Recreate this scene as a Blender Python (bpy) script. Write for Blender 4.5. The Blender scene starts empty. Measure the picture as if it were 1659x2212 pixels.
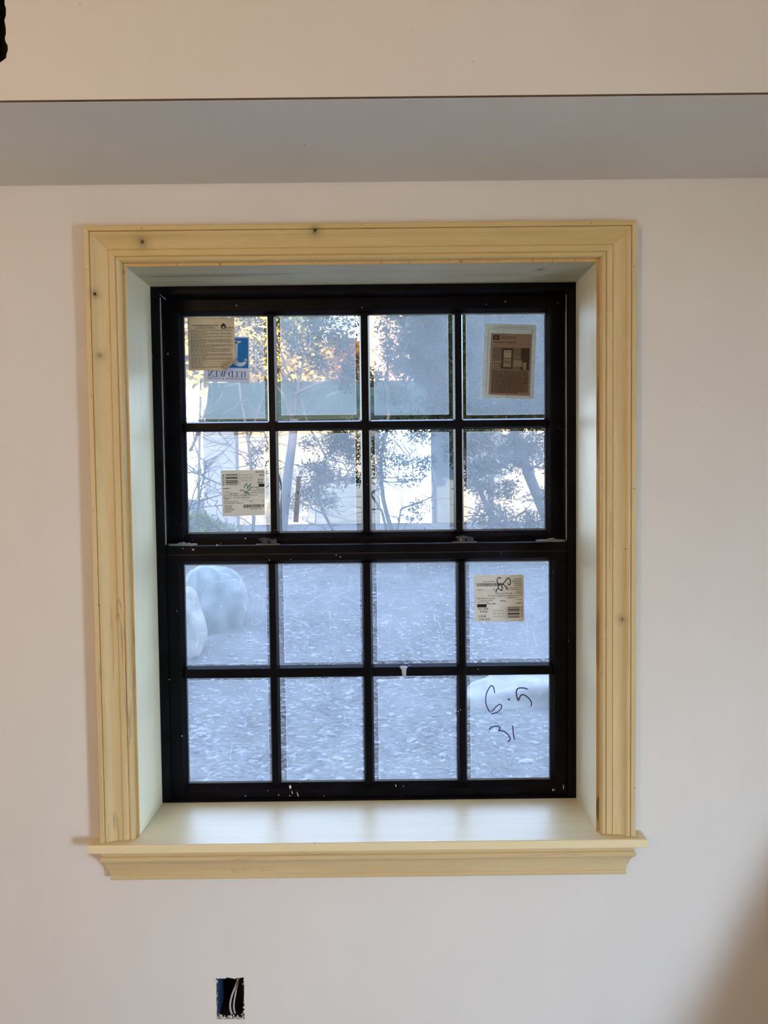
import bpy, math, random
from mathutils import Vector, noise

# ---------------------------------------------------------------- camera
CAM = Vector((0.0403, -1.7178, 0.7808)); YAW, PITCH, ROLL, FPX = 0.0014, -0.0440, -0.0112, 1725.0
FWD = Vector((math.sin(YAW)*math.cos(PITCH), math.cos(YAW)*math.cos(PITCH), math.sin(PITCH)))
R0 = Vector((math.cos(YAW), -math.sin(YAW), 0)); U0 = R0.cross(FWD)
RGT = math.cos(ROLL)*R0 + math.sin(ROLL)*U0
UPV = -math.sin(ROLL)*R0 + math.cos(ROLL)*U0
def at(px, py, Y):
    """point of the plane y = Y seen at a photograph pixel"""
    d = FWD + RGT*((px-829.5)/FPX) - UPV*((py-1106)/FPX)
    return CAM + d*((Y-CAM.y)/d.y)

sc = bpy.context.scene
COL = sc.collection
cd = bpy.data.cameras.new('camera'); cam = bpy.data.objects.new('camera', cd); COL.objects.link(cam)
from mathutils import Matrix
m = Matrix((RGT, UPV, -FWD)).transposed().to_4x4(); m.translation = CAM
cam.matrix_world = m
cd.sensor_fit = 'HORIZONTAL'; cd.sensor_width = 36.0; cd.lens = 36.0*FPX/1659.0
cd.clip_start = .01; cd.clip_end = 300
sc.camera = cam

# ---------------------------------------------------------------- exposure
vs = sc.view_settings
vs.view_transform = 'Standard'; vs.look = 'None'; vs.gamma = 1; vs.exposure = 0.0; vs.use_curve_mapping = False
sc.cycles.max_bounces = 10; sc.cycles.transparent_max_bounces = 24; sc.cycles.transmission_bounces = 8
sc.cycles.sample_clamp_indirect = 6.0
sc.cycles.use_denoising = True

# ---------------------------------------------------------------- sky
w = bpy.data.worlds.new('sky'); sc.world = w; w.use_nodes = True
nt = w.node_tree; nt.nodes.clear()
tc = nt.nodes.new('ShaderNodeTexCoord'); sx = nt.nodes.new('ShaderNodeSeparateXYZ')
nt.links.new(tc.outputs['Generated'], sx.inputs[0])
rp = nt.nodes.new('ShaderNodeValToRGB'); nt.links.new(sx.outputs['Z'], rp.inputs[0])
e = rp.color_ramp.elements
e[0].position = 0.0; e[0].color = (.84, .97, 1.0, 1); e[1].position = .55; e[1].color = (.34, .50, .88, 1)
k = rp.color_ramp.elements.new(.12); k.color = (.62, .79, 1.0, 1)
bg = nt.nodes.new('ShaderNodeBackground'); bg.inputs['Strength'].default_value = 13.5
nt.links.new(rp.outputs[0], bg.inputs[0])
wo = nt.nodes.new('ShaderNodeOutputWorld'); nt.links.new(bg.outputs[0], wo.inputs[0])

# ---------------------------------------------------------------- sun: low, behind this house, on the neighbour's wall
def aim(o, d): o.rotation_euler = Vector(d).to_track_quat('-Z', 'Y').to_euler()
sl = bpy.data.lights.new('sun', 'SUN'); sl.energy = 16; sl.color = (1, .84, .62); sl.angle = math.radians(.6)
so = bpy.data.objects.new('sun', sl); COL.objects.link(so); so.location = (6, -12, 9); aim(so, (-.20, 1, -.263))

# ---------------------------------------------------------------- large lights in the room
def area(name, loc, d, sx_, sy_, power, col, spread=180):
    l = bpy.data.lights.new(name, 'AREA'); l.shape = 'RECTANGLE'; l.size = sx_; l.size_y = sy_
    l.energy = power; l.color = col; l.spread = math.radians(spread)
    o = bpy.data.objects.new(name, l); COL.objects.link(o); o.location = loc; aim(o, d); return o
# daylight through the opening in the right-hand wall
area('daylight', (2.52, -2.72, -.10), (-2.5, 2.72, -.45), .55, .8, 8.6, (.60, .80, 1.0), 66)
# warm work light hanging behind the camera
area('work_light', (-1.50, -3.1, 1.33), (1.55, 3.1, -.05), .5, .32, 25, (1, .64, .32))

# ---------------------------------------------------------------- mesh helpers
class MB:
    def __init__(s): s.v = []; s.f = []; s.mi = []
    def add(s, vs_, fs, mi=0):
        b = len(s.v); s.v += [tuple(x) for x in vs_]
        for f in fs: s.f.append([b+i for i in f]); s.mi.append(mi)
    def poly(s, pts, mi=0): s.add(pts, [list(range(len(pts)))], mi)
    def box(s, a, b, mi=0):
        x0, y0, z0 = a; x1, y1, z1 = b
        s.add([(x0,y0,z0),(x1,y0,z0),(x1,y1,z0),(x0,y1,z0),(x0,y0,z1),(x1,y0,z1),(x1,y1,z1),(x0,y1,z1)],
              [(0,3,2,1),(4,5,6,7),(0,1,5,4),(1,2,6,5),(2,3,7,6),(3,0,4,7)], mi)
    def tube(s, pts, rad, n=7, mi=0, cap=True):
        pts = [Vector(p) for p in pts]
        if not hasattr(rad, '__len__'): rad = [rad]*len(pts)
        rings = []
        ref = Vector((0.13, 1, 0.21))
        for i, p in enumerate(pts):
            t = (pts[min(i+1, len(pts)-1)] - pts[max(i-1, 0)])
            if t.length < 1e-9: t = Vector((0, 0, 1))
            t.normalize(); a = t.cross(ref)
            if a.length < 1e-3: a = t.cross(Vector((1, 0, 0)))
            a.normalize(); b = t.cross(a)
            rings.append([p + (a*math.cos(6.2832*k/n) + b*math.sin(6.2832*k/n))*rad[i] for k in range(n)])
        fs = []
        for i in range(len(pts)-1):
            for k in range(n):
                k2 = (k+1) % n; fs.append((i*n+k, i*n+k2, (i+1)*n+k2, (i+1)*n+k))
        if cap: fs.append(tuple(range(n))[::-1]); fs.append(tuple((len(pts)-1)*n+k for k in range(n)))
        s.add([q for r in rings for q in r], fs, mi)
    def build(s, name, mats, parent=None, smooth=False):
        me = bpy.data.meshes.new(name); me.from_pydata(s.v, [], s.f)
        if not isinstance(mats, (list, tuple)): mats = [mats]
        for m_ in mats: me.materials.append(m_)
        me.polygons.foreach_set('material_index', s.mi)
        if smooth: me.polygons.foreach_set('use_smooth', [True]*len(s.f))
        me.update(); o = bpy.data.objects.new(name, me); COL.objects.link(o)
        if parent: o.parent = parent
        return o
def bevel(o, wd, seg=2, ang=40):
    b = o.modifiers.new('bevel', 'BEVEL'); b.width = wd; b.segments = seg; b.limit_method = 'ANGLE'; b.angle_limit = math.radians(ang); return o
def tag(o, label=None, cat=None, group=None, kind=None):
    if label: o['label'] = label
    if cat: o['category'] = cat
    if group: o['group'] = group
    if kind: o['kind'] = kind
    return o
def empty(name, loc=(0, 0, 0)):
    o = bpy.data.objects.new(name, None); COL.objects.link(o); o.location = loc; o.empty_display_size = .05; return o

import bmesh
def panel(name, outer, holes, y, thick, mat, parent=None):
    """a board in the xz plane with holes, front at y, back at y+thick"""
    bm = bmesh.new(); es = []
    for loop in [outer]+holes:
        vsx = [bm.verts.new((x, y, z)) for x, z in loop]
        es += [bm.edges.new((vsx[i], vsx[(i+1) % len(vsx)])) for i in range(len(vsx))]
    bmesh.ops.triangle_fill(bm, edges=es, use_beauty=True)
    bmesh.ops.dissolve_limit(bm, angle_limit=.01, verts=bm.verts, edges=bm.edges) if False else None
    r = bmesh.ops.extrude_face_region(bm, geom=list(bm.faces))
    for v in r['geom']:
        if isinstance(v, bmesh.types.BMVert): v.co.y += thick
    bmesh.ops.recalc_face_normals(bm, faces=bm.faces)
    me = bpy.data.meshes.new(name); bm.to_mesh(me); bm.free(); me.materials.append(mat)
    o = bpy.data.objects.new(name, me); COL.objects.link(o)
    if parent: o.parent = parent
    return o
def rect(x0, z0, x1, z1): return [(x0, z0), (x1, z0), (x1, z1), (x0, z1)]

# ---------------------------------------------------------------- materials
def newmat(name):
    m_ = bpy.data.materials.new(name); m_.use_nodes = True; m_.node_tree.nodes.clear(); return m_, m_.node_tree
def N(t, kind, **kw):
    n = t.nodes.new(kind)
    for k_, v_ in kw.items():
        if k_ in n.inputs: n.inputs[k_].default_value = v_
        else: setattr(n, k_, v_)
    return n
def ramp(t, src, stops):
    r = N(t, 'ShaderNodeValToRGB'); t.links.new(src, r.inputs[0]); el = r.color_ramp.elements
    while len(el) < len(stops): el.new(.5)
    for e_, (p, c) in zip(el, stops):
        e_.position = p; e_.color = (c, c, c, 1) if not hasattr(c, '__len__') else (*c, 1)
    return r.outputs[0]
def mixc(t, fac, a, b):
    n = N(t, 'ShaderNodeMix', data_type='RGBA')
    for s_, v_ in ((0, fac), (6, a), (7, b)):
        if hasattr(v_, 'links'): t.links.new(v_, n.inputs[s_])
        elif s_ == 0: n.inputs[0].default_value = v_
        else: n.inputs[s_].default_value = (*v_, 1)
    return n.outputs[2]
def coords(t, scale=(1, 1, 1), loc=(0, 0, 0)):
    c = N(t, 'ShaderNodeTexCoord'); mp = N(t, 'ShaderNodeMapping'); t.links.new(c.outputs['Object'], mp.inputs[0])
    mp.inputs['Scale'].default_value = scale; mp.inputs['Location'].default_value = loc
    return mp.outputs[0]
def nz(t, vec, scale, detail=4, rough=.55, dist=0):
    n = N(t, 'ShaderNodeTexNoise'); t.links.new(vec, n.inputs['Vector'])
    n.inputs['Scale'].default_value = scale; n.inputs['Detail'].default_value = detail
    n.inputs['Roughness'].default_value = rough; n.inputs['Distortion'].default_value = dist
    return n.outputs['Fac']
def finish(t, col, rough=.6, bump=None, bstr=.2, bdist=.002, spec=.3):
    p = N(t, 'ShaderNodeBsdfPrincipled'); p.inputs['Roughness'].default_value = rough
    p.inputs['Specular IOR Level'].default_value = spec
    if hasattr(col, 'links'): t.links.new(col, p.inputs['Base Color'])
    else: p.inputs['Base Color'].default_value = (*col, 1)
    if bump is not None:
        b = N(t, 'ShaderNodeBump'); b.inputs['Strength'].default_value = bstr; b.inputs['Distance'].default_value = bdist
        t.links.new(bump, b.inputs['Height']); t.links.new(b.outputs[0], p.inputs['Normal'])
    o = N(t, 'ShaderNodeOutputMaterial'); t.links.new(p.outputs[0], o.inputs[0]); return p
def plain(name, col, rough=.6, var=.12, scale=30, bump=.1, spec=.3):
    m_, t = newmat(name); c = coords(t); f = nz(t, c, scale)
    colr = mixc(t, ramp(t, f, [(.3, 0), (.7, 1)]), [x*(1-var) for x in col], [min(1, x*(1+var)) for x in col])
    finish(t, colr, rough, f, bump, spec=spec); return m_

def wall_mat():
    m_, t = newmat('painted_plaster'); c = coords(t)
    f = nz(t, c, 2.2, 3); g = nz(t, c, 260, 3, .6); h = nz(t, coords(t, (3, 3, .6)), 6, 3)
    a = mixc(t, ramp(t, f, [(.3, 0), (.7, 1)]), (.775, .755, .745), (.815, .80, .79))
    a = mixc(t, ramp(t, h, [(.35, 0), (.65, .10)]), a, (.72, .70, .69))
    sp = nz(t, c, 55, 1, .5)
    a = mixc(t, ramp(t, sp, [(.815, 0), (.83, .45)]), a, (.35, .32, .30))
    finish(t, a, .75, g, .12, .001, .2); return m_
def wood_mat(name, axis, base=(.74, .60, .33), dark=(.56, .42, .20), green=(.50, .50, .28), knots=(), streak=.5, seed=0, rough=.5, stains=()):
    m_, t = newmat(name)
    sc3 = {'x': (1.0, 14, 14), 'z': (14, 14, 1.0), 'y': (14, 1, 14)}[axis]
    c = coords(t, sc3, (seed, seed*.7, seed*.3))
    f = nz(t, c, 2.4, 5, .6, .6); g = nz(t, c, 11, 4, .65, .3); fine = nz(t, c, 40, 3, .6)
    a = mixc(t, ramp(t, f, [(.35, 0), (.65, 1)]), dark, base)
    a = mixc(t, .45, a, base)
    a = mixc(t, ramp(t, g, [(.60, 0), (.78, streak*.6)]), a, green)
    a = mixc(t, ramp(t, nz(t, c, 3.1, 2, .5, 1.2), [(.66, 0), (.69, streak), (.72, 0)]), a, [x*.42 for x in dark])
    a = mixc(t, ramp(t, fine, [(.35, .26), (.6, 0)]), a, dark)
    if knots:
        raw = N(t, 'ShaderNodeTexCoord').outputs['Object']
        wob = N(t, 'ShaderNodeTexNoise'); wob.inputs['Scale'].default_value = 90; t.links.new(raw, wob.inputs['Vector'])
        for (kx, ky, kz, r) in knots:
            d = N(t, 'ShaderNodeVectorMath', operation='DISTANCE'); t.links.new(raw, d.inputs[0]); d.inputs[1].default_value = (kx, ky, kz)
            s = N(t, 'ShaderNodeMath', operation='MULTIPLY_ADD'); t.links.new(wob.outputs['Fac'], s.inputs[0]); s.inputs[1].default_value = r*.9
            t.links.new(d.outputs['Value'], s.inputs[2])
            q = N(t, 'ShaderNodeMath', operation='DIVIDE'); t.links.new(s.outputs[0], q.inputs[0]); q.inputs[1].default_value = r*8
            k_ = ramp(t, q.outputs[0], [(.14, 1), (.20, .42), (.45, .12), (.8, 0)] if r > .003 else [(.16, 1), (.24, 0)])
            a = mixc(t, k_, a, (.03, .022, .012) if r > .003 else (.12, .07, .03))
    for (kx, ky, kz, ra, rb, rc, col_, st_) in stains:      # long natural mineral streaks and glue stains
        raw2 = N(t, 'ShaderNodeTexCoord').outputs['Object']; mp = N(t, 'ShaderNodeMapping'); t.links.new(raw2, mp.inputs[0])
        mp.inputs['Scale'].default_value = (1/ra, 1/rb, 1/rc); mp.inputs['Location'].default_value = (-kx/ra, -ky/rb, -kz/rc)
        ln = N(t, 'ShaderNodeVectorMath', operation='LENGTH'); t.links.new(mp.outputs[0], ln.inputs[0])
        ad = N(t, 'ShaderNodeMath', operation='MULTIPLY_ADD'); t.links.new(g, ad.inputs[0]); ad.inputs[1].default_value = .8; t.links.new(ln.outputs['Value'], ad.inputs[2])
        a = mixc(t, ramp(t, ad.outputs[0], [(.75, st_), (1.25, 0)]), a, col_)
    finish(t, a, rough, fine, .08, .0006, .35); return m_

def black_paint():
    m_, t = newmat('black_window_paint'); c = coords(t)
    sp = nz(t, c, 95, 1, .4); d = nz(t, c, 14, 4)
    a = mixc(t, ramp(t, d, [(.35, 0), (.75, 1)]), (.0025, .0025, .0035), (.006, .0065, .010))
    a = mixc(t, ramp(t, sp, [(.80, 0), (.82, .7)]), a, (.5, .5, .52))
    finish(t, a, .38, nz(t, c, 200, 2), .05, .0005, .09); return m_
def glass_mat():
    m_, t = newmat('clear_glass')
    tr = N(t, 'ShaderNodeBsdfTransparent'); tr.inputs[0].default_value = (.97, .985, .98, 1)
    gl = N(t, 'ShaderNodeBsdfGlossy'); gl.inputs['Roughness'].default_value = .01
    fr = N(t, 'ShaderNodeFresnel'); fr.inputs[0].default_value = 1.45
    mx = N(t, 'ShaderNodeMixShader'); t.links.new(fr.outputs[0], mx.inputs[0]); t.links.new(tr.outputs[0], mx.inputs[1]); t.links.new(gl.outputs[0], mx.inputs[2])
    o = N(t, 'ShaderNodeOutputMaterial'); t.links.new(mx.outputs[0], o.inputs[0]); return m_
def film_mat():
    """thin milky protective film: part of the light passes straight, part is scattered"""
    m_, t = newmat('protective_film')
    tr = N(t, 'ShaderNodeBsdfTransparent'); tr.inputs[0].default_value = (.93, .96, 1, 1)
    tl = N(t, 'ShaderNodeBsdfTranslucent'); tl.inputs[0].default_value = (.86, .92, .99, 1)
    c = coords(t, (1, 1, 1)); cl = nz(t, c, 9, 4, .6); st = nz(t, coords(t, (4, 1, 60)), 3, 3, .6, .8)
    sp = nz(t, c, 130, 2, .5)
    a = ramp(t, cl, [(.3, .145), (.7, .21)])
    b = ramp(t, st, [(.64, 0), (.8, .03)]); d = ramp(t, sp, [(.68, 0), (.76, .12)])
    s1 = N(t, 'ShaderNodeMath', operation='ADD'); t.links.new(a, s1.inputs[0]); t.links.new(b, s1.inputs[1])
    s2 = N(t, 'ShaderNodeMath', operation='ADD'); t.links.new(s1.outputs[0], s2.inputs[0]); t.links.new(d, s2.inputs[1])
    mx = N(t, 'ShaderNodeMixShader'); t.links.new(s2.outputs[0], mx.inputs[0]); t.links.new(tr.outputs[0], mx.inputs[1]); t.links.new(tl.outputs[0], mx.inputs[2])
    o = N(t, 'ShaderNodeOutputMaterial'); t.links.new(mx.outputs[0], o.inputs[0]); return m_
def scatter_mat(name, col, clear, dif=.3):
    """thin sheet: diffuse + translucent, with an optional clear share"""
    m_, t = newmat(name)
    di = N(t, 'ShaderNodeBsdfDiffuse'); tl = N(t, 'ShaderNodeBsdfTranslucent'); tr = N(t, 'ShaderNodeBsdfTransparent')
    c = coords(t); f = nz(t, c, 40, 3); cc = mixc(t, ramp(t, f, [(.3, 0), (.7, 1)]), [x*.93 for x in col], [min(1, x*1.05) for x in col])
    t.links.new(cc, di.inputs[0]); t.links.new(cc, tl.inputs[0])
    a = N(t, 'ShaderNodeMixShader'); a.inputs[0].default_value = 1-dif; t.links.new(di.outputs[0], a.inputs[1]); t.links.new(tl.outputs[0], a.inputs[2])
    b = N(t, 'ShaderNodeMixShader'); b.inputs[0].default_value = clear; t.links.new(a.outputs[0], b.inputs[1]); t.links.new(tr.outputs[0], b.inputs[2])
    o = N(t, 'ShaderNodeOutputMaterial'); t.links.new(b.outputs[0], o.inputs[0]); return m_

WALL = wall_mat()
BLACK = black_paint()
GLASS = glass_mat(); FILM = film_mat()
SCR = scatter_mat('film_scratch', (.95, .97, 1), .60, .3)
FEDGE = scatter_mat('film_edge', (.95, .98, 1), .7, .3)
RUBBER = plain('beige_weatherstrip', (.42, .36, .29), .7)
SPACER = plain('grey_glazing_spacer', (.16, .19, .24), .4)
STEEL = plain('grey_lock_metal', (.035, .04, .045), .35, spec=.5)
LATCH = plain('grey_latch_plastic', (.22, .24, .26), .5)
CRUMB = plain('white_plaster_crumb', (.75, .75, .74), .9)
DARKGAP = plain('dark_joint_filler', (.10, .075, .055), .9)
CAVITY = plain('cavity_shade', (.012, .010, .008), .95)  # near-black colour stands for the darkness inside the hollows

# =================================================================== STRUCTURE
ZS = 1.404           # underside of the dropped beam
YB = -.372           # its front face
def jag(pts, amp, step, seed):
    """roughen a closed outline"""
    rnd = random.Random(seed); out = []
    for i, (x, z) in enumerate(pts):
        x2, z2 = pts[(i+1) % len(pts)]; L = math.hypot(x2-x, z2-z); n = max(1, int(L/step))
        for k in range(n):
            u = k/n; out.append((x+(x2-x)*u+rnd.uniform(-amp, amp), z+(z2-z)*u+rnd.uniform(-amp, amp)))
    return out
OUT_X0, OUT_X1, OUT_Z1, OUT_Z0 = -.3405, -.2790, -.3215, -.4150
holeA = jag(rect(OUT_X0, OUT_Z0, OUT_X1, OUT_Z1), .0011, .0045, 3)
win_open = rect(-.519, -.0190, .519, 1.2518)
fw = panel('wall_front', rect(-2.4, -.85, 2.6, 1.85), [win_open, holeA], 0, .0130, WALL)
tag(fw, 'pale painted plaster wall around the window, warm at the top and cool grey below', 'wall', kind='structure')
# wall body behind the plaster board, with a cavity at the outlet opening
mb = MB()
for a, b in (((-2.4, .013, -.85), (-.519, .3, 1.85)), ((.519, .013, -.85), (2.6, .3, 1.85)),
             ((-.519, .013, 1.2518), (.519, .3, 1.85)), ((-.519, .11, -.85), (.519, .3, -.019)),
             ((-.519, .013, -.85), (OUT_X0-.004, .11, -.019)), ((OUT_X1+.004, .013, -.85), (.519, .11, -.019)),
             ((OUT_X0-.004, .013, OUT_Z1+.004), (OUT_X1+.004, .11, -.019)), ((OUT_X0-.004, .013, -.85), (OUT_X1+.004, .11, OUT_Z0-.004))):
    mb.box(a, b)
tag(mb.build('wall_core', plain('rough_stud_wall', (.35, .28, .20), .9)), 'rough wall body behind the plaster, cut for the window', 'wall', kind='structure')
for nm, a, b, lab in (('wall_left', (-2.5, -4, -.85), (-2.4, .3, 1.85), 'plain plaster side wall to the left of the window wall'),
                      ('wall_back', (-2.5, -4.1, -.85), (2.7, -4, 1.85), 'plain plaster wall behind the camera')):
    mb = MB(); mb.box(a, b); tag(mb.build(nm, WALL), lab, 'wall', kind='structure')
mb = MB()
for a, b in (((2.6, -4, -.85), (2.7, -3.1, 1.85)), ((2.6, -2.35, -.85), (2.7, .3, 1.85)), ((2.6, -3.1, .55), (2.7, -2.35, 1.85)), ((2.6, -3.1, -.85), (2.7, -2.35, -.6))):
    mb.box(a, b)
tag(mb.build('wall_right', WALL), 'plaster side wall to the right with a daylight opening', 'wall', kind='structure')
mb = MB(); mb.box((-2.5, -4.1, -.95), (2.7, .3, -.85))
tag(mb.build('floor', plain('dusty_subfloor', (.42, .36, .29), .9)), 'dusty plywood subfloor of the unfinished room', 'floor', kind='structure')
mb = MB(); mb.box((-2.5, -4.1, 1.85), (2.7, .3, 1.95))
tag(mb.build('ceiling', WALL), 'flat painted ceiling above the dropped beam', 'ceiling', kind='structure')

# dropped beam: face board with a ragged cable hole, soffit board, brown open joint between them
hx = [at(x, y, YB) for x, y in ((10.5, -60), (11, -20), (10, 0), (10, 10), (13, 18), (13, 32), (9.5, 44), (12.5, 60), (13, 72), (10.5, 82), (12, 90), (16.5, 98), (17, 108), (14, 118), (13.5, 125), (6, 131), (0, 135), (-30, 136), (-50, 110), (-55, 40), (-45, -50), (-20, -72))]
panel_h = [(p.x, p.z) for p in hx]
ef = panel('wall_beam', rect(-2.4, ZS+.0035, 2.6, 1.85), [panel_h], YB, .013, WALL)
tag(ef, 'warm lit plaster face of the dropped beam across the top', 'beam', kind='structure')
mb = MB(); mb.box((-2.4, YB+.0015, ZS), (2.6, 0, ZS+.0128))
for z0 in (ZS+.05,):
    mb.box((-2.4, YB+.06, ZS+.013), (2.6, 0, 1.85), 1)
mb.build('soffit_board', [WALL, CAVITY], ef)
mb = MB(); mb.box((-2.4, YB+.0006, ZS+.0006), (2.6, YB+.0125, ZS+.0042))
mb.build('open_joint', DARKGAP, ef)

# =================================================================== OUTSIDE HOUSE BODY (casts the shade on the near ground)
EXT = plain('grey_exterior_siding', (.34, .34, .35), .8)
mb = MB(); mb.box((-11, -7, 1.96), (12, .3, 4.15)); mb.box((-11, -7, -1.3), (-2.51, .3, 1.96)); mb.box((2.71, -2.3, -1.3), (12, .3, 1.96))
tag(mb.build('wall_exterior', EXT), 'outer body of the house around the room', 'wall', kind='structure')

# =================================================================== WINDOW CASING
PROF = [(0, 0), (0, .0288), (.0012, .0300), (.0098, .0300), (.0110, .0288), (.0110, .0250), (.0122, .0250),
        (.0122, .0288), (.0140, .0298), (.0170, .0296), (.0200, .0284), (.0240, .0252), (.0290, .0222), (.0350, .0206), (.0420, .0202), (.0468, .0206),
        (.0470, .0186), (.0480, .0186), (.0484, .0196), (.0495, .0198), (.0590, .0186), (.0602, .0178), (.0603, .0148), (.0612, .0148),
        (.0618, .0160), (.0635, .0168), (.0665, .0162), (.0690, .0146), (.0708, .0118), (.0714, .0090), (.0714, 0)]
XO = .5774; ZO = 1.2328+.0774
def K(px, py, Y, r): p = at(px, py, Y); return (p.x, p.y, p.z, r*.72 if r < .002 else r)
kn_head = [K(306, 523, -.024, .0052), K(681, 498, -.028, .0045), K(305, 494, -.03, .0014), K(290, 557, -.016, .0009), K(780, 486, -.03, .0010), K(1277, 482, -.03, .0013), K(1277, 551, -.016, .001)]
kn_left = [K(205, 635, -.028, .0036), K(216, 768, -.026, .0033), K(186, 582, -.03, .0014), K(198, 856, -.03, .0014), K(201, 1102, -.03, .0015), K(216, 1308, -.026, .003), K(220, 1038, -.026, .0010), K(265, 986, -.016, .0009), K(276, 1423, -.016, .0009), K(219, 1680, -.03, .0012), K(254, 579, -.016, .001)]
kn_right = [K(1343, 1338, -.025, .0032), K(1369, 576, -.03, .0014), K(1369, 1056, -.03, .0014), K(1351, 1186, -.027, .0018), K(1303, 629, -.016, .0009), K(1304, 1380, -.016, .0009), K(1371, 1703, -.03, .0014), K(1304, 1787, -.016, .001), K(1355, 722, -.027, .0014)]
POPX = wood_mat('poplar_head_casing', 'x', (.70, .55, .27), (.56, .41, .17), (.50, .46, .20), kn_head, .25, 1.3)
POPL = wood_mat('poplar_left_casing', 'z', (.76, .61, .35), (.60, .45, .23), (.52, .48, .27), kn_left, .6, 4.1)
POPR = wood_mat('poplar_right_casing', 'z', (.75, .60, .34), (.58, .43, .21), (.56, .52, .29), kn_right, .3, 8.7)
casing = empty('trim_1', (0, 0, .6)); tag(casing, 'moulded raw poplar casing framing the head and sides of the window', 'trim', kind='structure')
def unshift(o, par): o.matrix_parent_inverse = Matrix.Translation(-Vector(par.location)); return o
def sweep(name, a, b, ma, mb_, inward, mat):
    """profile swept a->b; u runs along 'inward'; ma/mb_ = mitre slope at each end (shift along a->b per u)"""
    M_ = MB(); d = (b-a).normalized(); n = len(PROF)
    for P, mslope in ((a, ma), (b, mb_)):
        for u, t_ in PROF: M_.v.append(tuple(P + inward*u + d*(u*mslope) + Vector((0, -t_, 0))))
    for i in range(n): j = (i+1) % n; M_.f.append((i, j, n+j, n+i)); M_.mi.append(0)
    M_.f.append(list(range(n))[::-1]); M_.mi.append(0); M_.f.append([n+i for i in range(n)]); M_.mi.append(0)
    o = M_.build(name, mat, casing)
    bm = bmesh.new(); bm.from_mesh(o.data); bmesh.ops.recalc_face_normals(bm, faces=bm.faces); bm.to_mesh(o.data); bm.free()
    return unshift(o, casing)
V = Vector
g_ = .00018
sweep('side_casing', V((-XO, 0, .0004)), V((-XO, 0, ZO-g_)), 0, -1, V((1, 0, 0)), POPL)
sweep('side_casing', V((XO, 0, .0004)), V((XO, 0, ZO-g_)), 0, -1, V((-1, 0, 0)), POPR)
sweep('head_casing', V((-XO+g_*2, 0, ZO)), V((XO-g_*2, 0, ZO)), 1, -1, V((0, 0, -1)), POPX)

# stool and apron
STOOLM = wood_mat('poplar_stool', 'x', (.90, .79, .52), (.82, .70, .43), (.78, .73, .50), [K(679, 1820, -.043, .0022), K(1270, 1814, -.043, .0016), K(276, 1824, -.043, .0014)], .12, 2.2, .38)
M_ = MB(); YF = -.0435; T_ = -.0188
sec = [(YF+.003, 0), (YF+.0008, -.0010), (YF, -.0030), (YF, -.0165), (YF+.0010, -.0182), (YF+.003, T_)]
plan = [(-.5995, 0), (.5995, 0)]
outl = lambda k: [(-.5995+k, 0.0), (-.5995+k, YF+k), (.5995-k, YF+k), (.5995-k, 0.0)]
rings = []
for yy, zz in sec:
    k_ = yy-YF; rings.append([(x, y, zz) for x, y in outl(k_)])
allv = [p for r in rings for p in r]; fs = []
for i in range(len(rings)-1):
    for k_ in range(3): fs.append((i*4+k_, i*4+k_+1, (i+1)*4+k_+1, (i+1)*4+k_))
fs.append((3, 2, 1, 0)); fs.append(tuple((len(rings)-1)*4+i for i in range(4))); 
fs.append(tuple(i*4 for i in range(len(rings)))[::-1] + tuple(i*4+3 for i in range(len(rings))))
M_.add(allv, fs); M_.box((-.4998, 0, T_), (.4998, .1790, 0))
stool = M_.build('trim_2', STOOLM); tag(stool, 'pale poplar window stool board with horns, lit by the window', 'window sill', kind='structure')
APR = wood_mat('poplar_apron', 'x', (.72, .58, .34), (.60, .45, .24), (.50, .47, .30), [K(878, 1862, -.02, .0015), K(1340, 1835, -.03, .0015), K(1330, 1861, -.02, .0016), K(242, 1872, -.02, .0015), K(1209, 1834, -.03, .001)], .35, 6.4)
AP = [(.0310, 0), (.0310, -.0105), (.0285, -.0118), (.0320, -.0140), (.0340, -.0175), (.0335, -.0220), (.0290, -.0262), (.0250, -.0320), (.0222, -.0400), (.0205, -.0462), (.0180, -.0464),
      (.0176, -.0585), (.0150, -.0600), (.0172, -.0625), (.0180, -.0660), (.0172, -.0700)]
M_ = MB(); rr = []
for t_, z in AP:
    e_ = .5775-(.034-t_); zz = T_+z*1.0
    rr.append([(-e_, 0, zz), (-e_, -t_, zz), (e_, -t_, zz), (e_, 0, zz)])
fs = []
for i in range(len(rr)-1):
    for k_ in range(3): fs.append((i*4+k_, i*4+k_+1, (i+1)*4+k_+1, (i+1)*4+k_))
fs.append((3, 2, 1, 0)); L = (len(rr)-1)*4; fs.append((L, L+1, L+2, L+3))
M_.add([p for r in rr for p in r], fs)
tag(M_.build('trim_3', APR), 'moulded poplar apron board fixed under the window stool', 'trim', kind='structure')

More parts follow.
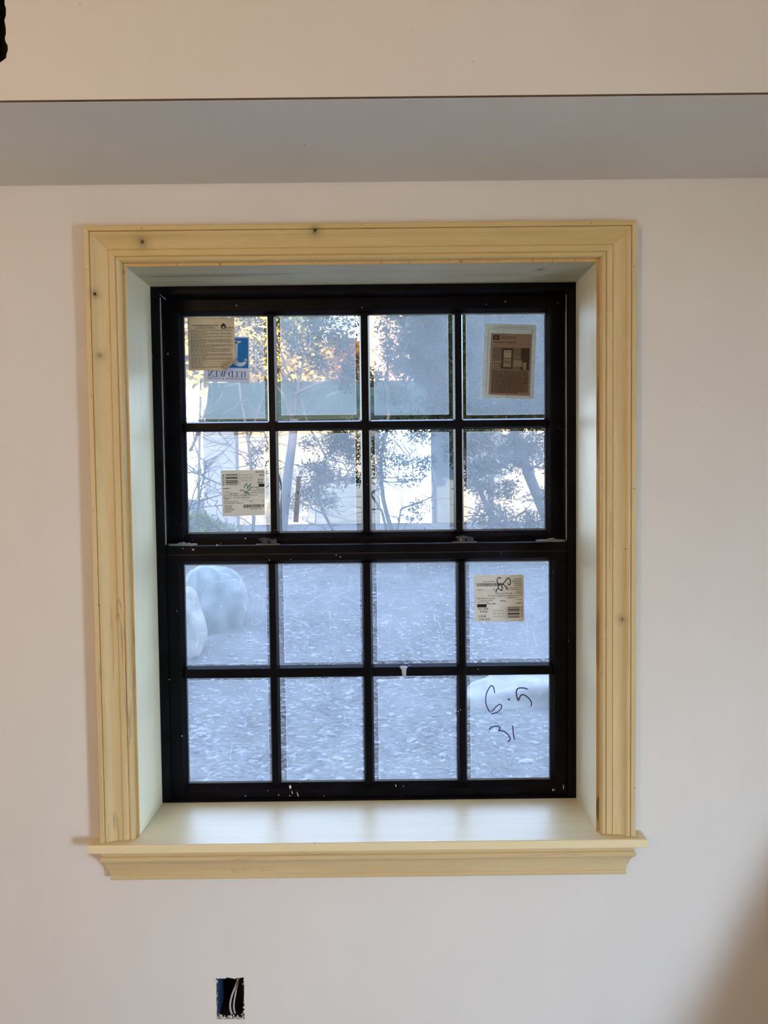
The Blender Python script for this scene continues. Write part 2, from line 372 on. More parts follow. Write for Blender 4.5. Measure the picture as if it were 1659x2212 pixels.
# extension jambs
H0 = 1.2328
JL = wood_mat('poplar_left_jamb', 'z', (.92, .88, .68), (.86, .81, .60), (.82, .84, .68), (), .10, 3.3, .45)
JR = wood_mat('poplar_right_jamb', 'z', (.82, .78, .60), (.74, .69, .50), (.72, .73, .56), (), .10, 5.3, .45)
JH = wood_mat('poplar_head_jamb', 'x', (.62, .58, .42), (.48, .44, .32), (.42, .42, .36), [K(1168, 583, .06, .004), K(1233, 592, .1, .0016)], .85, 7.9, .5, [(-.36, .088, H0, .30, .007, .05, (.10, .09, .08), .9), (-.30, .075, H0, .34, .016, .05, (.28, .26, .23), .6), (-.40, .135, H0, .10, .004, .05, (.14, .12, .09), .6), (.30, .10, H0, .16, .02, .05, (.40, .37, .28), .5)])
JE = wood_mat('poplar_jamb_edge', 'z', (.72, .50, .22), (.56, .33, .10), (.50, .36, .12), [], .8, 2.9, .5, [(-.504, 0, 1.222, .006, .02, .008, (.45, .26, .06), .8), (.505, 0, .90, .012, .02, .16, (.30, .15, .03), .8), (.505, 0, .42, .012, .02, .12, (.36, .20, .06), .7), (.505, 0, .05, .012, .02, .05, (.22, .14, .03), .9), (-.505, 0, .35, .01, .02, .05, (.50, .33, .12), .6)])
jamb = empty('trim_4', (0, .09, 1.2)); tag(jamb, 'smooth pale extension jambs lining the deep window recess', 'window jamb', kind='structure')
D = .1787; H = 1.2328
def jambbox(name, a, b, mat):
    M_ = MB(); M_.box(a, b); M_.mi[2] = 1; o = M_.build(name, [mat, JE], jamb); return unshift(o, jamb)
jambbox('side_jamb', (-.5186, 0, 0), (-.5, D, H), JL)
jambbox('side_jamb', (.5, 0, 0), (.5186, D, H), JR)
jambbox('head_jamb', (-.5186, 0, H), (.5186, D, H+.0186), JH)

# =================================================================== WINDOW UNIT
win = empty('window_1', (0, .24, 0)); tag(win, 'black double hung window with sixteen small panes under protective film', 'window', kind='structure')
def wpart(o): return unshift(o, win)
M_ = MB()
Y0, Y1 = D+.0005, .300
M_.box((-.5, Y0, 0), (-.4795, .186, H)); M_.box((.4810, Y0, 0), (.5, .186, H))      # inner stops
M_.box((-.5, .186, 0), (-.4885, Y1, H)); M_.box((.4885, .186, 0), (.5, Y1, H))
M_.box((-.4795, Y0, H-.017), (.481, Y1, H)); M_.box((-.4885, Y0, 0), (.4885, .1885, .0052)); M_.box((-.4885, .1885, 0), (.4885, Y1, .004))
M_.v = [tuple(p) for p in M_.v]
M_.box((-.4886, .1865, .621), (-.4795, .2362, H-.0168)); M_.box((.4786, .1865, .621), (.4886, .2362, H-.0168))
wpart(bevel(M_.build('window_frame', BLACK, win), .0008, 1))
M_ = MB()
M_.box((-.4797, .1845, .625), (-.4777, .1870, 1.209)); wpart(M_.build('weatherstrip', RUBBER, win))
M_ = MB(); M_.box((.4778, .1845, .625), (.4790, .1870, 1.205)); wpart(M_.build('weatherstrip', RUBBER, win))
M_ = MB(); M_.box((.4855, .1870, .006), (.4870, .195, .600)); wpart(M_.build('weatherstrip', RUBBER, win))
M_ = MB(); M_.box((-.4872, .1870, .006), (-.4860, .195, .619)); wpart(M_.build('weatherstrip', RUBBER, win))

XC = [(-.4425, -.2395), (-.2155, -.0130), (.0130, .2155), (.2405, .4430)]
def ring(M_, o_, i_, yo, yi, mi=0):
    """sloping rectangular frame face between outer rect at yo and inner rect at yi"""
    a = [(o_[0], yo, o_[1]), (o_[2], yo, o_[1]), (o_[2], yo, o_[3]), (o_[0], yo, o_[3])]
    b = [(i_[0], yi, i_[1]), (i_[2], yi, i_[1]), (i_[2], yi, i_[3]), (i_[0], yi, i_[3])]
    M_.add(a+b, [(k, (k+1) % 4, 4+(k+1) % 4, 4+k) for k in range(4)], mi)
def make_sash(name, outer, face, gy, back, rows, bev, margins, label):
    x0, z0, x1, z1 = outer
    gi = (XC[0][0], rows[-1][0], XC[3][1], rows[0][1])
    M_ = MB()
    fo = (gi[0]-bev, gi[1]-bev*1.4, gi[2]+bev, gi[3]+bev)
    ring(M_, outer, fo, face, face); ring(M_, fo, gi, face, gy-.004); ring(M_, gi, gi, gy-.004, gy+.004)
    ring(M_, gi, fo, gy+.004, back); ring(M_, fo, outer, back, back); ring(M_, outer, outer, back, face)
    s = M_.build(name, BLACK, win); wpart(s)
    bm = bmesh.new(); bm.from_mesh(s.data); bmesh.ops.remove_doubles(bm, verts=bm.verts, dist=1e-5); bmesh.ops.recalc_face_normals(bm, faces=bm.faces); bm.to_mesh(s.data); bm.free()
    bevel(s, .0012, 2)
    if label: s['label'] = label
    # spacer strip seen round the glass edge
    M_ = MB(); q = .0030; ring(M_, gi, (gi[0]+q, gi[1]+q*1.6, gi[2]-q, gi[3]-q), gy-.0015, gy-.0015)
    M_.build('glazing_spacer', SPACER, s)
    # muntins: trapezoid bars, inside and outside
    M_ = MB()
    def bar(a0, a1, b0, b1, vert, fy, by):
        c = .0072; cc = (a0+a1)/2; f0, f1 = cc-(a1-a0)/2+c*.65, cc+(a1-a0)/2-c*.65
        pr = [(a0, by), (f0, fy), (f1, fy), (a1, by)]
        mk = (lambda a, y, b: (a, y, b)) if vert else (lambda a, y, b: (b, y, a))
        M_.add([mk(a, y, b0) for a, y in pr]+[mk(a, y, b1) for a, y in pr], [(0, 1, 5, 4), (1, 2, 6, 5), (2, 3, 7, 6), (3, 0, 4, 7), (3, 2, 1, 0), (4, 5, 6, 7)])
    for (fy, by) in ((face+.003, gy-.0005), (back-.003, gy+.0035)):
        for i in range(3): bar(XC[i][1], XC[i+1][0], gi[1]-.001, gi[3]+.001, True, fy, by)
        dy = .0012 if fy < gy else -.0012
        bar(rows[1][1], rows[0][0], gi[0]-.001, gi[2]+.001, False, fy+dy, by)
    mo = M_.build('muntin_grid', BLACK, s)
    bm = bmesh.new(); bm.from_mesh(mo.data); bmesh.ops.recalc_face_normals(bm, faces=bm.faces); bm.to_mesh(mo.data); bm.free()
    bevel(mo, .0009, 2, 25)
    M_ = MB(); M_.box((gi[0]-.002, gy, gi[1]-.002), (gi[2]+.002, gy+.0030, gi[3]+.002)); M_.build('window_glass', GLASS, s)
    # films
    px = .00115
    for r, (zl, zh) in enumerate(rows):
        for c_, (xl, xh) in enumerate(XC):
            l, rr_, t_, b_ = [v*px for v in margins[r*4+c_]]
            fx0, fx1, fz0, fz1 = xl+l, xh-rr_, zl+b_, zh-t_
            rnd = random.Random(hash((name[0], r, c_)) if False else (7 if name[0] == 'u' else 31)*10+r*4+c_)
            M_ = MB(); y = gy-.0008
            M_.poly([(fx0, y, fz0), (fx1, y, fz0), (fx1, y, fz1), (fx0, y, fz1)])
            ew = .0009; ring(M_, (fx0, fz0, fx1, fz1), (fx0+ew, fz0+ew, fx1-ew, fz1-ew), y-.0001, y-.0001, 1)
            y -= .0002
            for _ in range(26 if name[0] == 'u' else 34):      # scratches and rub marks
                L_ = rnd.choice((.006, .012, .02, .035, .05)); ang = rnd.choice((rnd.uniform(-.4, .4), rnd.uniform(0, 3.14), rnd.uniform(1.2, 2.0)))
                cx, cz = rnd.uniform(fx0+.01, fx1-.01), rnd.uniform(fz0+.01, fz1-.01); cur = rnd.uniform(-9, 9); wd = rnd.choice((.00018, .00025, .0004))
                pts = []; a_ = ang; x_, z_ = cx, cz
                for q in range(7):
                    pts.append((min(max(x_, fx0), fx1), min(max(z_, fz0), fz1))); x_ += math.cos(a_)*L_/6; z_ += math.sin(a_)*L_/6; a_ += cur*L_/6
                for q in range(6):
                    (xa, za), (xb, zb) = pts[q], pts[q+1]; dl = math.hypot(xb-xa, zb-za)+1e-9; nx, nz_ = -(zb-za)/dl*wd, (xb-xa)/dl*wd
                    if dl < 1e-5: continue
                    M_.poly([(xa-nx, y, za-nz_), (xb-nx, y, zb-nz_), (xb+nx, y, zb+nz_), (xa+nx, y, za+nz_)], 1)
            for _ in range(26 if name[0] == 'u' else 70):
                cx, cz = rnd.uniform(fx0+.004, fx1-.004), rnd.uniform(fz0+.004, fz1-.004); s_ = rnd.choice((.0005, .0007, .0007, .0012, .0018)); n_ = 6
                M_.poly([(cx+math.cos(6.283*k_/n_)*s_*rnd.uniform(.6, 1.5), y, cz+math.sin(6.283*k_/n_)*s_*rnd.uniform(.5, 1)) for k_ in range(n_)], 1)
            M_.build('protective_film', [FILM, SCR], s)
    return s
up = make_sash('upper_sash', (-.4883, .5990, .4883, H-.0172), .237, .256, .277, [(.9210, 1.1780), (.6445, .8960)], .0080,
     [(1, 6, 1, 6), (8, 8, 1, 12), (8, 9, 0, 10), (7, 2, 0, 8), (1, 8, 8, 2), (6, 11, 6, 1), (8, 9, 6, 1), (7, 3, 6, 0)], 'black upper sash set behind the lower one')
lo = make_sash('lower_sash', (-.4848, .0058, .4852, .6200), .190, .209, .230, [(.3250, .5750), (.0360, .2950)], .0085,
     [(1, 4, 0, 4), (11, 4, 0, 6), (9, 3, 0, 8), (7, 2, 0, 9), (1, 4, 4, 0), (12, 3, 3, 0), (9, 3, 6, 0), (7, 1, 2, 0)], 'black lower sash in front')
M_ = MB(); M_.box((-.484, .1893, .5985), (.4845, .1902, .5997)); M_.build('rail_groove', plain('dull_brown_line', (.05, .035, .03), .7), lo)
# sash locks: base plate, cam body, lever
def lock(px, lev):
    p = at(px, 1175 if px < 800 else 1172, .200); x = p.x; M_ = MB(); z = .6201
    n = 20
    M_.add([(x+math.cos(6.283*k_/n)*.0300, .209+math.sin(6.283*k_/n)*.0105, z) for k_ in range(n)]+[(x+math.cos(6.283*k_/n)*.0300, .209+math.sin(6.283*k_/n)*.0105, z+.0022) for k_ in range(n)],
           [(k_, (k_+1) % n, n+(k_+1) % n, n+k_) for k_ in range(n)]+[tuple(range(n, 2*n))], 1)
    M_.tube([(x-.008, .210, z+.002), (x-.008, .210, z+.0125)], [.011, .009], 16)
    M_.tube([(x-.022, .204, z+.0125), (x-.008, .206, z+.0135), (x+.006, .207, z+.011), (x+.019, .207, z+.0095)], [.0030, .0042, .0040, .0034], 10)
    M_.box((x+.006, .203, z+.002), (x+.0205, .217, z+.0105))
    o = M_.build('sash_lock', [STEEL, LATCH], lo); bevel(o, .001, 2)
lock(578, 1); lock(1005, -1)
for x0, x1, lab in ((-.482, -.408, 1), (.408, .4835, 2)):      # tilt latches
    M_ = MB(); n = 14; z = .6201; cx, hw = (x0+x1)/2, (x1-x0)/2
    ring0 = [(cx+math.copysign(abs(math.cos(6.283*k_/n))**.5, math.cos(6.283*k_/n))*hw, .206+math.sin(6.283*k_/n)*.011) for k_ in range(n)]
    M_.add([(a, b, z) for a, b in ring0]+[(a, b, z+.0035) for a, b in ring0]+[(cx+(a-cx)*.92, .206+(b-.206)*.8, z+.0048) for a, b in ring0],
           [(k_, (k_+1) % n, n+(k_+1) % n, n+k_) for k_ in range(n)]+[(n+k_, n+(k_+1) % n, 2*n+(k_+1) % n, 2*n+k_) for k_ in range(n)]+[tuple(range(2*n, 3*n))])
    M_.tube([(cx-.012, .205, z+.0048), (cx+.004, .205, z+.0070), (cx+.012, .205, z+.0050)], [.0015, .003, .0012], 8)
    M_.build('tilt_latch', LATCH, lo)
# plaster crumbs and drips
def crumbs(name, pts, parent, seed):
    rnd = random.Random(seed); M_ = MB()
    for (x, y, z, r) in pts:
        n = 6; top = [(x+math.cos(k_)*r*rnd.uniform(.7, 1.3), y+math.sin(k_)*r*rnd.uniform(.6, 1), z) for k_ in range(n)]
        M_.add(top+[(x, y, z+r*.9)], [(k_, (k_+1) % n, n) for k_ in range(n)]+[tuple(range(n))[::-1]])
    o = M_.build(name, CRUMB, parent); return tag(o, kind='stuff')
rnd = random.Random(5)
crumbs('plaster_crumbs', [(-.452+rnd.uniform(0, .024), .205+rnd.uniform(-.008, .008), .6245, rnd.uniform(.0015, .0036)) for _ in range(16)] +
       [(-.36, .197, .6202, .0036), (-.356, .199, .6202, .002), (-.318, .2, .6202, .0018), (-.42, .196, .6202, .002)], lo, 3)
M_ = MB(); rnd = random.Random(9)
def speck(px, py, Y, w_, h_, lean=0):
    p = at(px, py, Y); w_ *= .0011; h_ *= .0011; n = 7
    M_.poly([(p.x+math.cos(6.283*k_/n)*w_/2*rnd.uniform(.7, 1.2)+lean*math.sin(6.283*k_/n)*h_*.4, Y, p.z+math.sin(6.283*k_/n)*h_/2*rnd.uniform(.8, 1.2)) for k_ in range(n)])
for px_, py_, w_, h_, ln in ((627, 1700, 5, 9, 0), (631, 1712, 2, 8, -.3), (643, 1716, 2.5, 12, -.4), (626, 1719, 3, 3, 0), (602, 1717, 2, 4, 0), (578, 1708, 2, 2, 0), (393, 1590, 3, 3, 0), (382, 1320, 2.2, 2.2, 0),
                            (366, 1468, 2.5, 3, 0), (417, 1187, 6, 3, -.8), (418, 1188, 3, 4, 0), (395, 1185, 2, 2, 0), (726, 1199, 2.4, 2.2, 0), (735, 1203, 2, 3, 0), (628, 1208, 2, 1.5, 0), (582, 1210, 1.6, 3, 0),
                            (1194, 1706, 2.5, 6, .4), (1217, 1700, 2, 10, 0), (855, 1697, 2, 6, -.4), (1083, 1195, 1.5, 1.5, 0), (530, 1719, 3, 2, 0), (476, 1727, 3, 2, 0), (870, 1721, 2.5, 2, 0), (700, 1719, 2, 2, 0), (990, 1537, 2, 3, 0)):
    speck(px_, py_, .1893, w_, h_, ln)
M_.build('paint_specks', CRUMB, lo); lo.children[-1]['kind'] = 'stuff'
M_ = MB()
for px_, py_, w_, h_, ln in ((530, 1163, 3, 3, .3), (477, 1174, 2, 2, 0), (594, 1145, 1.6, 1.6, 0), (782, 664, 2, 2, 0), (1228, 935, 1.6, 2.6, 0), (1206, 922, 1.6, 1.6, 0), (595, 1163, 1.6, 1.6, 0)):
    speck(px_, py_, .2363, w_, h_, ln)
M_.build('paint_specks', CRUMB, up); tag(up.children[-1], kind='stuff')

# =================================================================== PAPERS ON THE GLASS
INK = plain('black_print', (.02, .02, .022), .7); 
class Sheet:
    """a flat sheet given by its corners (TL, TR, BR, BL); u right, v down"""
    def __init__(s, q, Y): s.c = [at(x, y, Y) for x, y in q]; s.Y = Y
    def P(s, u, v, lift=0):
        a, b, c_, d = s.c; p = a*(1-u)*(1-v)+b*u*(1-v)+c_*u*v+d*(1-u)*v
        return (p.x, s.Y-lift, p.z)
    def asp(s): return (s.c[1]-s.c[0]).length/(s.c[3]-s.c[0]).length
def quad(M_, S, u0, v0, u1, v1, lift=.0006, mi=0): M_.poly([S.P(u0, v0, lift), S.P(u1, v0, lift), S.P(u1, v1, lift), S.P(u0, v1, lift)], mi)
def rsheet(M_, S, r=.03, lift=0, mi=0, thick=.0003):
    a = S.asp(); pts = []
    for cu, cv, st in ((1-r, r*a, -90), (1-r, 1-r*a, 0), (r, 1-r*a, 90), (r, r*a, 180)):
        for k_ in range(5):
            th = math.radians(st+k_*22.5); pts.append((cu+math.cos(th)*r, cv+math.sin(th)*r*a))
    n = len(pts); f_ = [S.P(u, v, lift+thick) for u, v in pts]; b_ = [S.P(u, v, lift) for u, v in pts]
    M_.add(f_+b_, [tuple(range(n)), tuple(range(n, 2*n))[::-1]]+[(k_, (k_+1) % n, n+(k_+1) % n, n+k_) for k_ in range(n)], mi)
_tc = {}
def text_tris(s_, bold=0):
    if (s_, bold) not in _tc:
        cu = bpy.data.curves.new('t', 'FONT'); cu.body = s_; cu.size = 1; cu.resolution_u = 2; cu.offset = bold
        ob = bpy.data.objects.new('t', cu); COL.objects.link(ob)
        me = bpy.data.meshes.new_from_object(ob.evaluated_get(bpy.context.evaluated_depsgraph_get()))
        vs_ = [(v.co.x, v.co.y) for v in me.vertices]; fs_ = [tuple(p.vertices) for p in me.polygons]
        bpy.data.objects.remove(ob); bpy.data.curves.remove(cu); bpy.data.meshes.remove(me)
        _tc[(s_, bold)] = (vs_, fs_)
    return _tc[(s_, bold)]
def text(M_, S, s_, u, v, h, w=None, right=False, rot=False, mirror=False, bold=.01, lift=.0006, mi=0, rot180=False, scale_u=1.0, umax=9):
    """text with cap height h (in v), left edge u (or right edge), baseline v; w = width in u"""
    vs_, fs_ = text_tris(s_, bold)
    if not vs_: return
    x0 = min(p[0] for p in vs_); x1 = max(p[0] for p in vs_); a = S.asp(); k_ = h/.72
    def mp(x, y):
        x = x-x0; W = x1-x0
        if rot:   # reads upward
            q = (w/W) if w else k_
            return (u - y*k_/a, v - x*q)
        q = (w/W) if w else k_/a
        X = x*q
        if right: X -= W*q
        if mirror: X = -X
        return (u+X, v-y*k_)
    pts = []
    for x, y in vs_:
        uu, vv = mp(x, y); uu *= scale_u; uu = min(uu, umax)
        if rot180: uu, vv = 1-uu, 1-vv
        pts.append(S.P(uu, vv, lift))
    M_.add(pts, fs_, mi)
def words(M_, S, u0, u1, v, h, rnd, lift=.0006, mi=0, rot180=False, su=1.0, fill=1.0, umax=9):
    """a line of print too small to read: word-shaped dashes"""
    u = u0; end = u0+(u1-u0)*fill
    while u < end-.006:
        wl = min(rnd.uniform(.02, .075), end-u)
        a, b, c_, d = u*su, v, (u+wl)*su, v+h
        c_ = min(c_, umax)
        if a < umax:
            if rot180: a, b, c_, d = 1-c_, 1-d, 1-a, 1-b
            quad(M_, S, a, b, c_, d, lift, mi)
        u += wl+rnd.uniform(.008, .014)
def strokes(M_, pts, wd, Y, mi=0, taper=False, smooth_=True):
    """ribbon through world points (x, z)"""
    P = [V((p[0], p[1])) for p in pts]
    if smooth_ and len(P) > 2:
        Q = []
        for i in range(len(P)-1):
            p0, p1, p2, p3 = P[max(i-1, 0)], P[i], P[i+1], P[min(i+2, len(P)-1)]
            for k_ in range(5):
                t = k_/5; Q.append(.5*((2*p1)+(p2-p0)*t+(2*p0-5*p1+4*p2-p3)*t*t+(3*p1-p0-3*p2+p3)*t**3))
        P = Q+[P[-1]]
    n = len(P); L_ = []; R_ = []
    for i in range(n):
        d = P[min(i+1, n-1)]-P[max(i-1, 0)]; d = d.normalized() if d.length > 0 else V((1, 0)); nn = V((-d.y, d.x))
        w_ = wd/2*((1-.55*i/n) if taper else 1)
        L_.append(P[i]+nn*w_); R_.append(P[i]-nn*w_)
    M_.add([(p.x, Y, p.y) for p in L_+R_], [(i, i+1, n+i+1, n+i) for i in range(n-1)], mi)
def wpts(pts, Y): return [(at(x, y, Y).x, at(x, y, Y).z) for x, y in pts]

LABELP = scatter_mat('label_paper', (.76, .79, .78), 0, .92)
LEAFP = scatter_mat('leaflet_paper', (.66, .60, .45), 0, .96)
INKS = plain('grey_small_print', (.22, .20, .17), .8)
GREENM = plain('green_marker', (.0, .22, .12), .6); BLACKM = plain('black_marker', (.006, .006, .008), .5)

def ship_label(name, q, Y, num, cut, rot, label):
    S = Sheet(q, Y); M_ = MB(); rsheet(M_, S, .022)
    o = M_.build(name, LABELP); tag(o, label, 'label', 'shipping labels on the panes')
    su = 1/.872 if cut else 1.0; um = .998 if cut else .99; I = MB(); rnd = random.Random(4)
    def T(s_, u, v, h, **k_): text(I, S, s_, u, v, h, rot180=rot, scale_u=su, umax=um, **k_)
    def B(u0, v0, u1, v1, mi=0):
        a, b, c_, d = u0*su, v0, min(u1*su, um), v1
        if a >= um: return
        if rot: a, b, c_, d = 1-c_, 1-d, 1-a, 1-b
        quad(I, S, a, b, c_, d, mi=mi)
    T(num, .072, .325, .046, w=.235, rot=True)
    v = .085
    for wl, gp in ((.018, .016), (.006, .006), (.006, .014), (.028, .010), (.006, .018), (.014, .006), (.006, .008), (.020, .010), (.006, .008), (.012, .014), (.006, .010), (.018, .006)):
        if v+wl > .33: break
        B(.09, v, .335, v+wl); v += wl+gp
    for k_ in range(9): B(.352+(k_ % 2)*.02, .06+k_*.028, .366+(k_ % 2)*.02, .078+k_*.028, 1)
    for k_ in range(5): B(.412+k_*.0525, .10, .416+k_*.0525, .24)
    for k_ in range(3): B(.412, .10+k_*.067, .626, .1045+k_*.067)
    T('SCH 331' if cut else 'SCH 3319', .69, .068, .040, w=.182 if cut else .215, bold=.02)
    T('BOX' if cut else 'BOX 5', .775, .135, .040, w=.097 if cut else .145, bold=.02)
    T('POS' if cut else 'POS 9', .745, .238, .040, w=.10 if cut else .145, bold=.02)
    T('SEQ 1' if cut else 'SEQ 176', .722, .295, .040, w=.15 if cut else .195, bold=.02)
    B(.752, .308, .94, .378)
    T('Skin Coat', .57, .397, .036, w=.18, bold=.02); T('Dump', .37, .455, .036, w=.105, bold=.02)
    words(I, S, .035, .17, .385, .016, rnd, mi=0, rot180=rot, su=su); words(I, S, .035, .15, .465, .010, rnd, mi=1, rot180=rot, su=su)
    for v_, a, b in ((.412, .72, .93), (.443, .62, .90), (.486, .58, .95), (.50, .16, .34)): words(I, S, a, b, v_, .014, rnd, mi=1, rot180=rot, su=su, umax=um)
    B(.03, .515, .97, .518, 1)
    T('2.2 CL A E366-13.0 BEF-2.2 CL A', .035, .568, .034, w=.685)
    T('Shape 0 :   32 1/4 x 18 15/16', .035, .617, .032, w=.53, bold=.02)
    words(I, S, .035, .15, .638, .012, rnd, mi=1, rot180=rot, su=su)
    B(.03, .662, .97, .665, 1)
    for v_, a, b in ((.682, .04, .33), (.682, .56, .62), (.682, .82, .95), (.716, .04, .45)): words(I, S, a, b, v_, .013, rnd, mi=1, rot180=rot, su=su, umax=um)
    for k_, s_ in enumerate(('0605A24', '2055648 1', 'SC3678384', 'SG0031')): T(s_, .045, .785+k_*.044, .030, w=(.15, .17, .20, .14)[k_])
    u = .44
    while u < .94:
        wl = rnd.choice((.005, .008, .012)); B(u, .757, u+wl, .828, 0 if rnd.random() < .8 else 1); u += wl+rnd.choice((.005, .007, .009))
    words(I, S, .58, .82, .85, .014, rnd, mi=1, rot180=rot, su=su)
    I.build('printed_text', [INK, INKS], o)
    return o, S
L1, S1 = ship_label('shipping_label', [(477, 1016.5), (571.5, 1014.5), (572, 1112.5), (481, 1115.5)], .2535, '935734', True, False,
                    'white shipping label with a green marker scribble, stuck on an upper pane')
L2, S2 = ship_label('shipping_label', [(1023, 1242.5), (1131, 1241), (1132.5, 1342), (1025, 1343)], .2065, '935731', False, True,
                    'upside-down white shipping label with black marker scribble on a lower pane')
M_ = MB(); c1 = lambda pts: wpts([(470+x/8.73, 1005+y/8.73) for x, y in pts], .2535)
strokes(M_, c1([(495, 430), (520, 380), (555, 332), (556, 380), (562, 425), (600, 385), (632, 342), (590, 400), (545, 452), (600, 440), (635, 455), (570, 485), (500, 515), (560, 532), (610, 552)]), .0021, .2527, smooth_=False)
strokes(M_, c1([(500, 515), (560, 510), (600, 520)]), .0018, .2527, smooth_=False)
M_.build('green_scribble', GREENM, L1)
M_ = MB(); c2 = lambda pts: wpts([(1010+x/11.85, 1230+y/11.85) for x, y in pts], .2065)
for pts in ([(860, 235), (800, 205), (760, 260), (762, 330), (800, 380), (850, 375), (900, 370), (960, 310), (1010, 235), (1050, 222), (1085, 270), (1095, 350), (1075, 400), (1045, 385), (1030, 350)],
            [(800, 385), (785, 430), (790, 490), (830, 515), (880, 540), (882, 470), (880, 395)], [(720, 590), (745, 520), (790, 482)], [(895, 375), (970, 430), (1005, 490), (990, 520)]):
    strokes(M_, c2(pts), .0022, .2057)
M_.build('black_scribble', BLACKM, L2)

# serif lettering of the maker's name: thick/thin strokes with serifs, in a unit box per letter
def serif_name(M_, S, u0, v0, u1, v1, mirror, lift, mi):
    """JELD-WEN in small serif capitals between u0..u1, v0 (top) .. v1 (baseline)"""
    L_ = {'J': (.62, [('v', .42, 0, .95), ('h', .26, .60, 0), ('c',)]), 'E': (.66, [('v', .2, 0, 1), ('h', .06, .62, 0), ('h', .2, .48, .48), ('h', .06, .64, .95), ('v', .60, 0, .2), ('v', .62, .78, 1)]),
          'L': (.62, [('v', .2, 0, 1), ('h', .06, .36, 0), ('h', .06, .60, .95), ('v', .58, .76, 1)]), 'D': (.80, [('v', .2, 0, 1), ('h', .06, .5, 0), ('h', .06, .5, .95), ('d',)]),
          '-': (.20, [('h', .0, .2, .34)]), 'W': (1.12, [('w',)]), 'N': (.86, [('n',)])}
    s_ = 'JELD-WEN'; tot = sum(L_[c][0]+.06 for c in s_)
    x = 0; tk, tn = .13, .05; W = u1-u0; Hh = v1-v0
    def q(pts):
        out = []
        for a, b in pts:
            uu = a/tot; uu = u1-uu*W if mirror else u0+uu*W
            out.append(S.P(uu, v0+b*Hh, lift))
        M_.poly(out, mi)
    def seg(xa, ya, xb, yb, t): q([(xa-t/2, ya), (xa+t/2, ya), (xb+t/2, yb), (xb-t/2, yb)])
    for c in s_:
        wd, items = L_[c]
        for it in items:
            if it[0] == 'v': seg(x+it[1], it[2], x+it[1], it[3], tk if it[2] == 0 and it[3] > .9 else tn)
            elif it[0] == 'h': q([(x+it[1], it[3]), (x+it[2], it[3]), (x+it[2], it[3]+tn+.01), (x+it[1], it[3]+tn+.01)])
            elif it[0] == 'c':
                pr = None
                for k_ in range(7):
                    th = k_/6*1.9; px_, py_ = x+.14+math.cos(th)*.28, .93+math.sin(th)*.34
                    if pr: q([(pr[0], pr[1]-.06), (px_, py_-.04), (px_, py_+.04), (pr[0], pr[1]+.06)])
                    pr = (px_, py_)
            elif it[0] == 'd':
                pr = None
                for k_ in range(9):
                    th = -1.57+k_/8*3.14; px_, py_ = x+.42+math.cos(th)*.30, .5+math.sin(th)*.47; t = .03+.05*math.cos(th)
                    if pr: q([(pr[0]-pr[2], pr[1]), (pr[0]+pr[2], pr[1]), (px_+t, py_), (px_-t, py_)])
                    pr = (px_, py_, t)
            elif it[0] == 'w':
                for a, b, t in ((.12, .36, tk), (.36, .58, tn), (.50, .76, tk), (.76, 1.0, tn)):
                    up_ = t == tk; seg(x+a, 0 if up_ else 1, x+b, 1 if up_ else 0, t)
                q([(x, 0), (x+.26, 0), (x+.26, .06), (x, .06)]); q([(x+.88, 0), (x+1.1, 0), (x+1.1, .06), (x+.88, .06)])
            elif it[0] == 'n':
                seg(x+.16, 0, x+.16, 1, tn); seg(x+.16, 0, x+.68, 1, tk+.02); seg(x+.68, 0, x+.68, 1, tn)
                q([(x+.04, .94), (x+.28, .94), (x+.28, 1), (x+.04, 1)]); q([(x+.56, 0), (x+.8, 0), (x+.8, .06), (x+.56, .06)]); q([(x+.0, 0), (x+.2, 0), (x+.2, .06), (x+.0, .06)])
        x += wd+.06

# logo sticker on the outside face, seen from behind (mirrored)
STK = scatter_mat('sticker_white', (.66, .74, .92), .06, .90); BLU = scatter_mat('sticker_blue', (.03, .22, .62), .08, .86)
NAVY = scatter_mat('sticker_navy_print', (.06, .10, .20), 0, .93)
S = Sheet([(439.5, 724.5), (539, 727.5), (539.5, 828), (440.5, 824.5)], .2545); M_ = MB(); rsheet(M_, S, .01)
stick = M_.build('logo_sticker', STK); tag(stick, 'blue and white square maker sticker with a big J, seen mirrored behind the beige leaflet', 'sticker')
M_ = MB(); quad(M_, S, .03, .03, .97, .68); M_.build('blue_panel', BLU, stick)
M_ = MB()
P_ = lambda u, v: S.P(u, v, .0009)
M_.poly([P_(.60, .10), (P_(.82, .10)), P_(.82, .125), P_(.76, .14), P_(.76, .155), P_(.60, .155)])
def jstroke():
    pts = []
    for k_ in range(15):
        th = k_/14*2.9
        cx, cy, rx, ry = .795, .49, .125, .115
        pts.append((cx-math.cos(th)*rx, cy+math.sin(th)*ry, .056*(1-.5*k_/14)))
    return pts
M_.poly([P_(.625, .12), P_(.745, .12), P_(.735, .48), P_(.635, .48)])
js = jstroke()
for a, b in zip(js, js[1:]):
    ca, cb = (.795, .49), (.795, .49)
    def off(p, s_):
        dx, dy = p[0]-.795, p[1]-.49; l = math.hypot(dx, dy); return (p[0]+dx/l*p[2]*s_, p[1]+dy/l*p[2]*s_)
    M_.poly([P_(*off(a, 1)), P_(*off(b, 1)), P_(*off(b, -1)), P_(*off(a, -1))])
M_.poly([P_(js[-1][0]+math.cos(t)*.035, js[-1][1]-.01+math.sin(t)*.035) for t in [k_*.628 for k_ in range(10)]])
M_.build('letter_emblem', scatter_mat('sticker_pale_letter', (.60, .78, .92), .05, .90), stick)
M_ = MB(); serif_name(M_, S, .07, .755, .96, .885, True, .0009, 0)
text(M_, S, 'WINDOWS & DOORS', .90, .935, .032, w=.82, mirror=True, lift=.0009, bold=.005)
M_.build('printed_name', NAVY, stick)

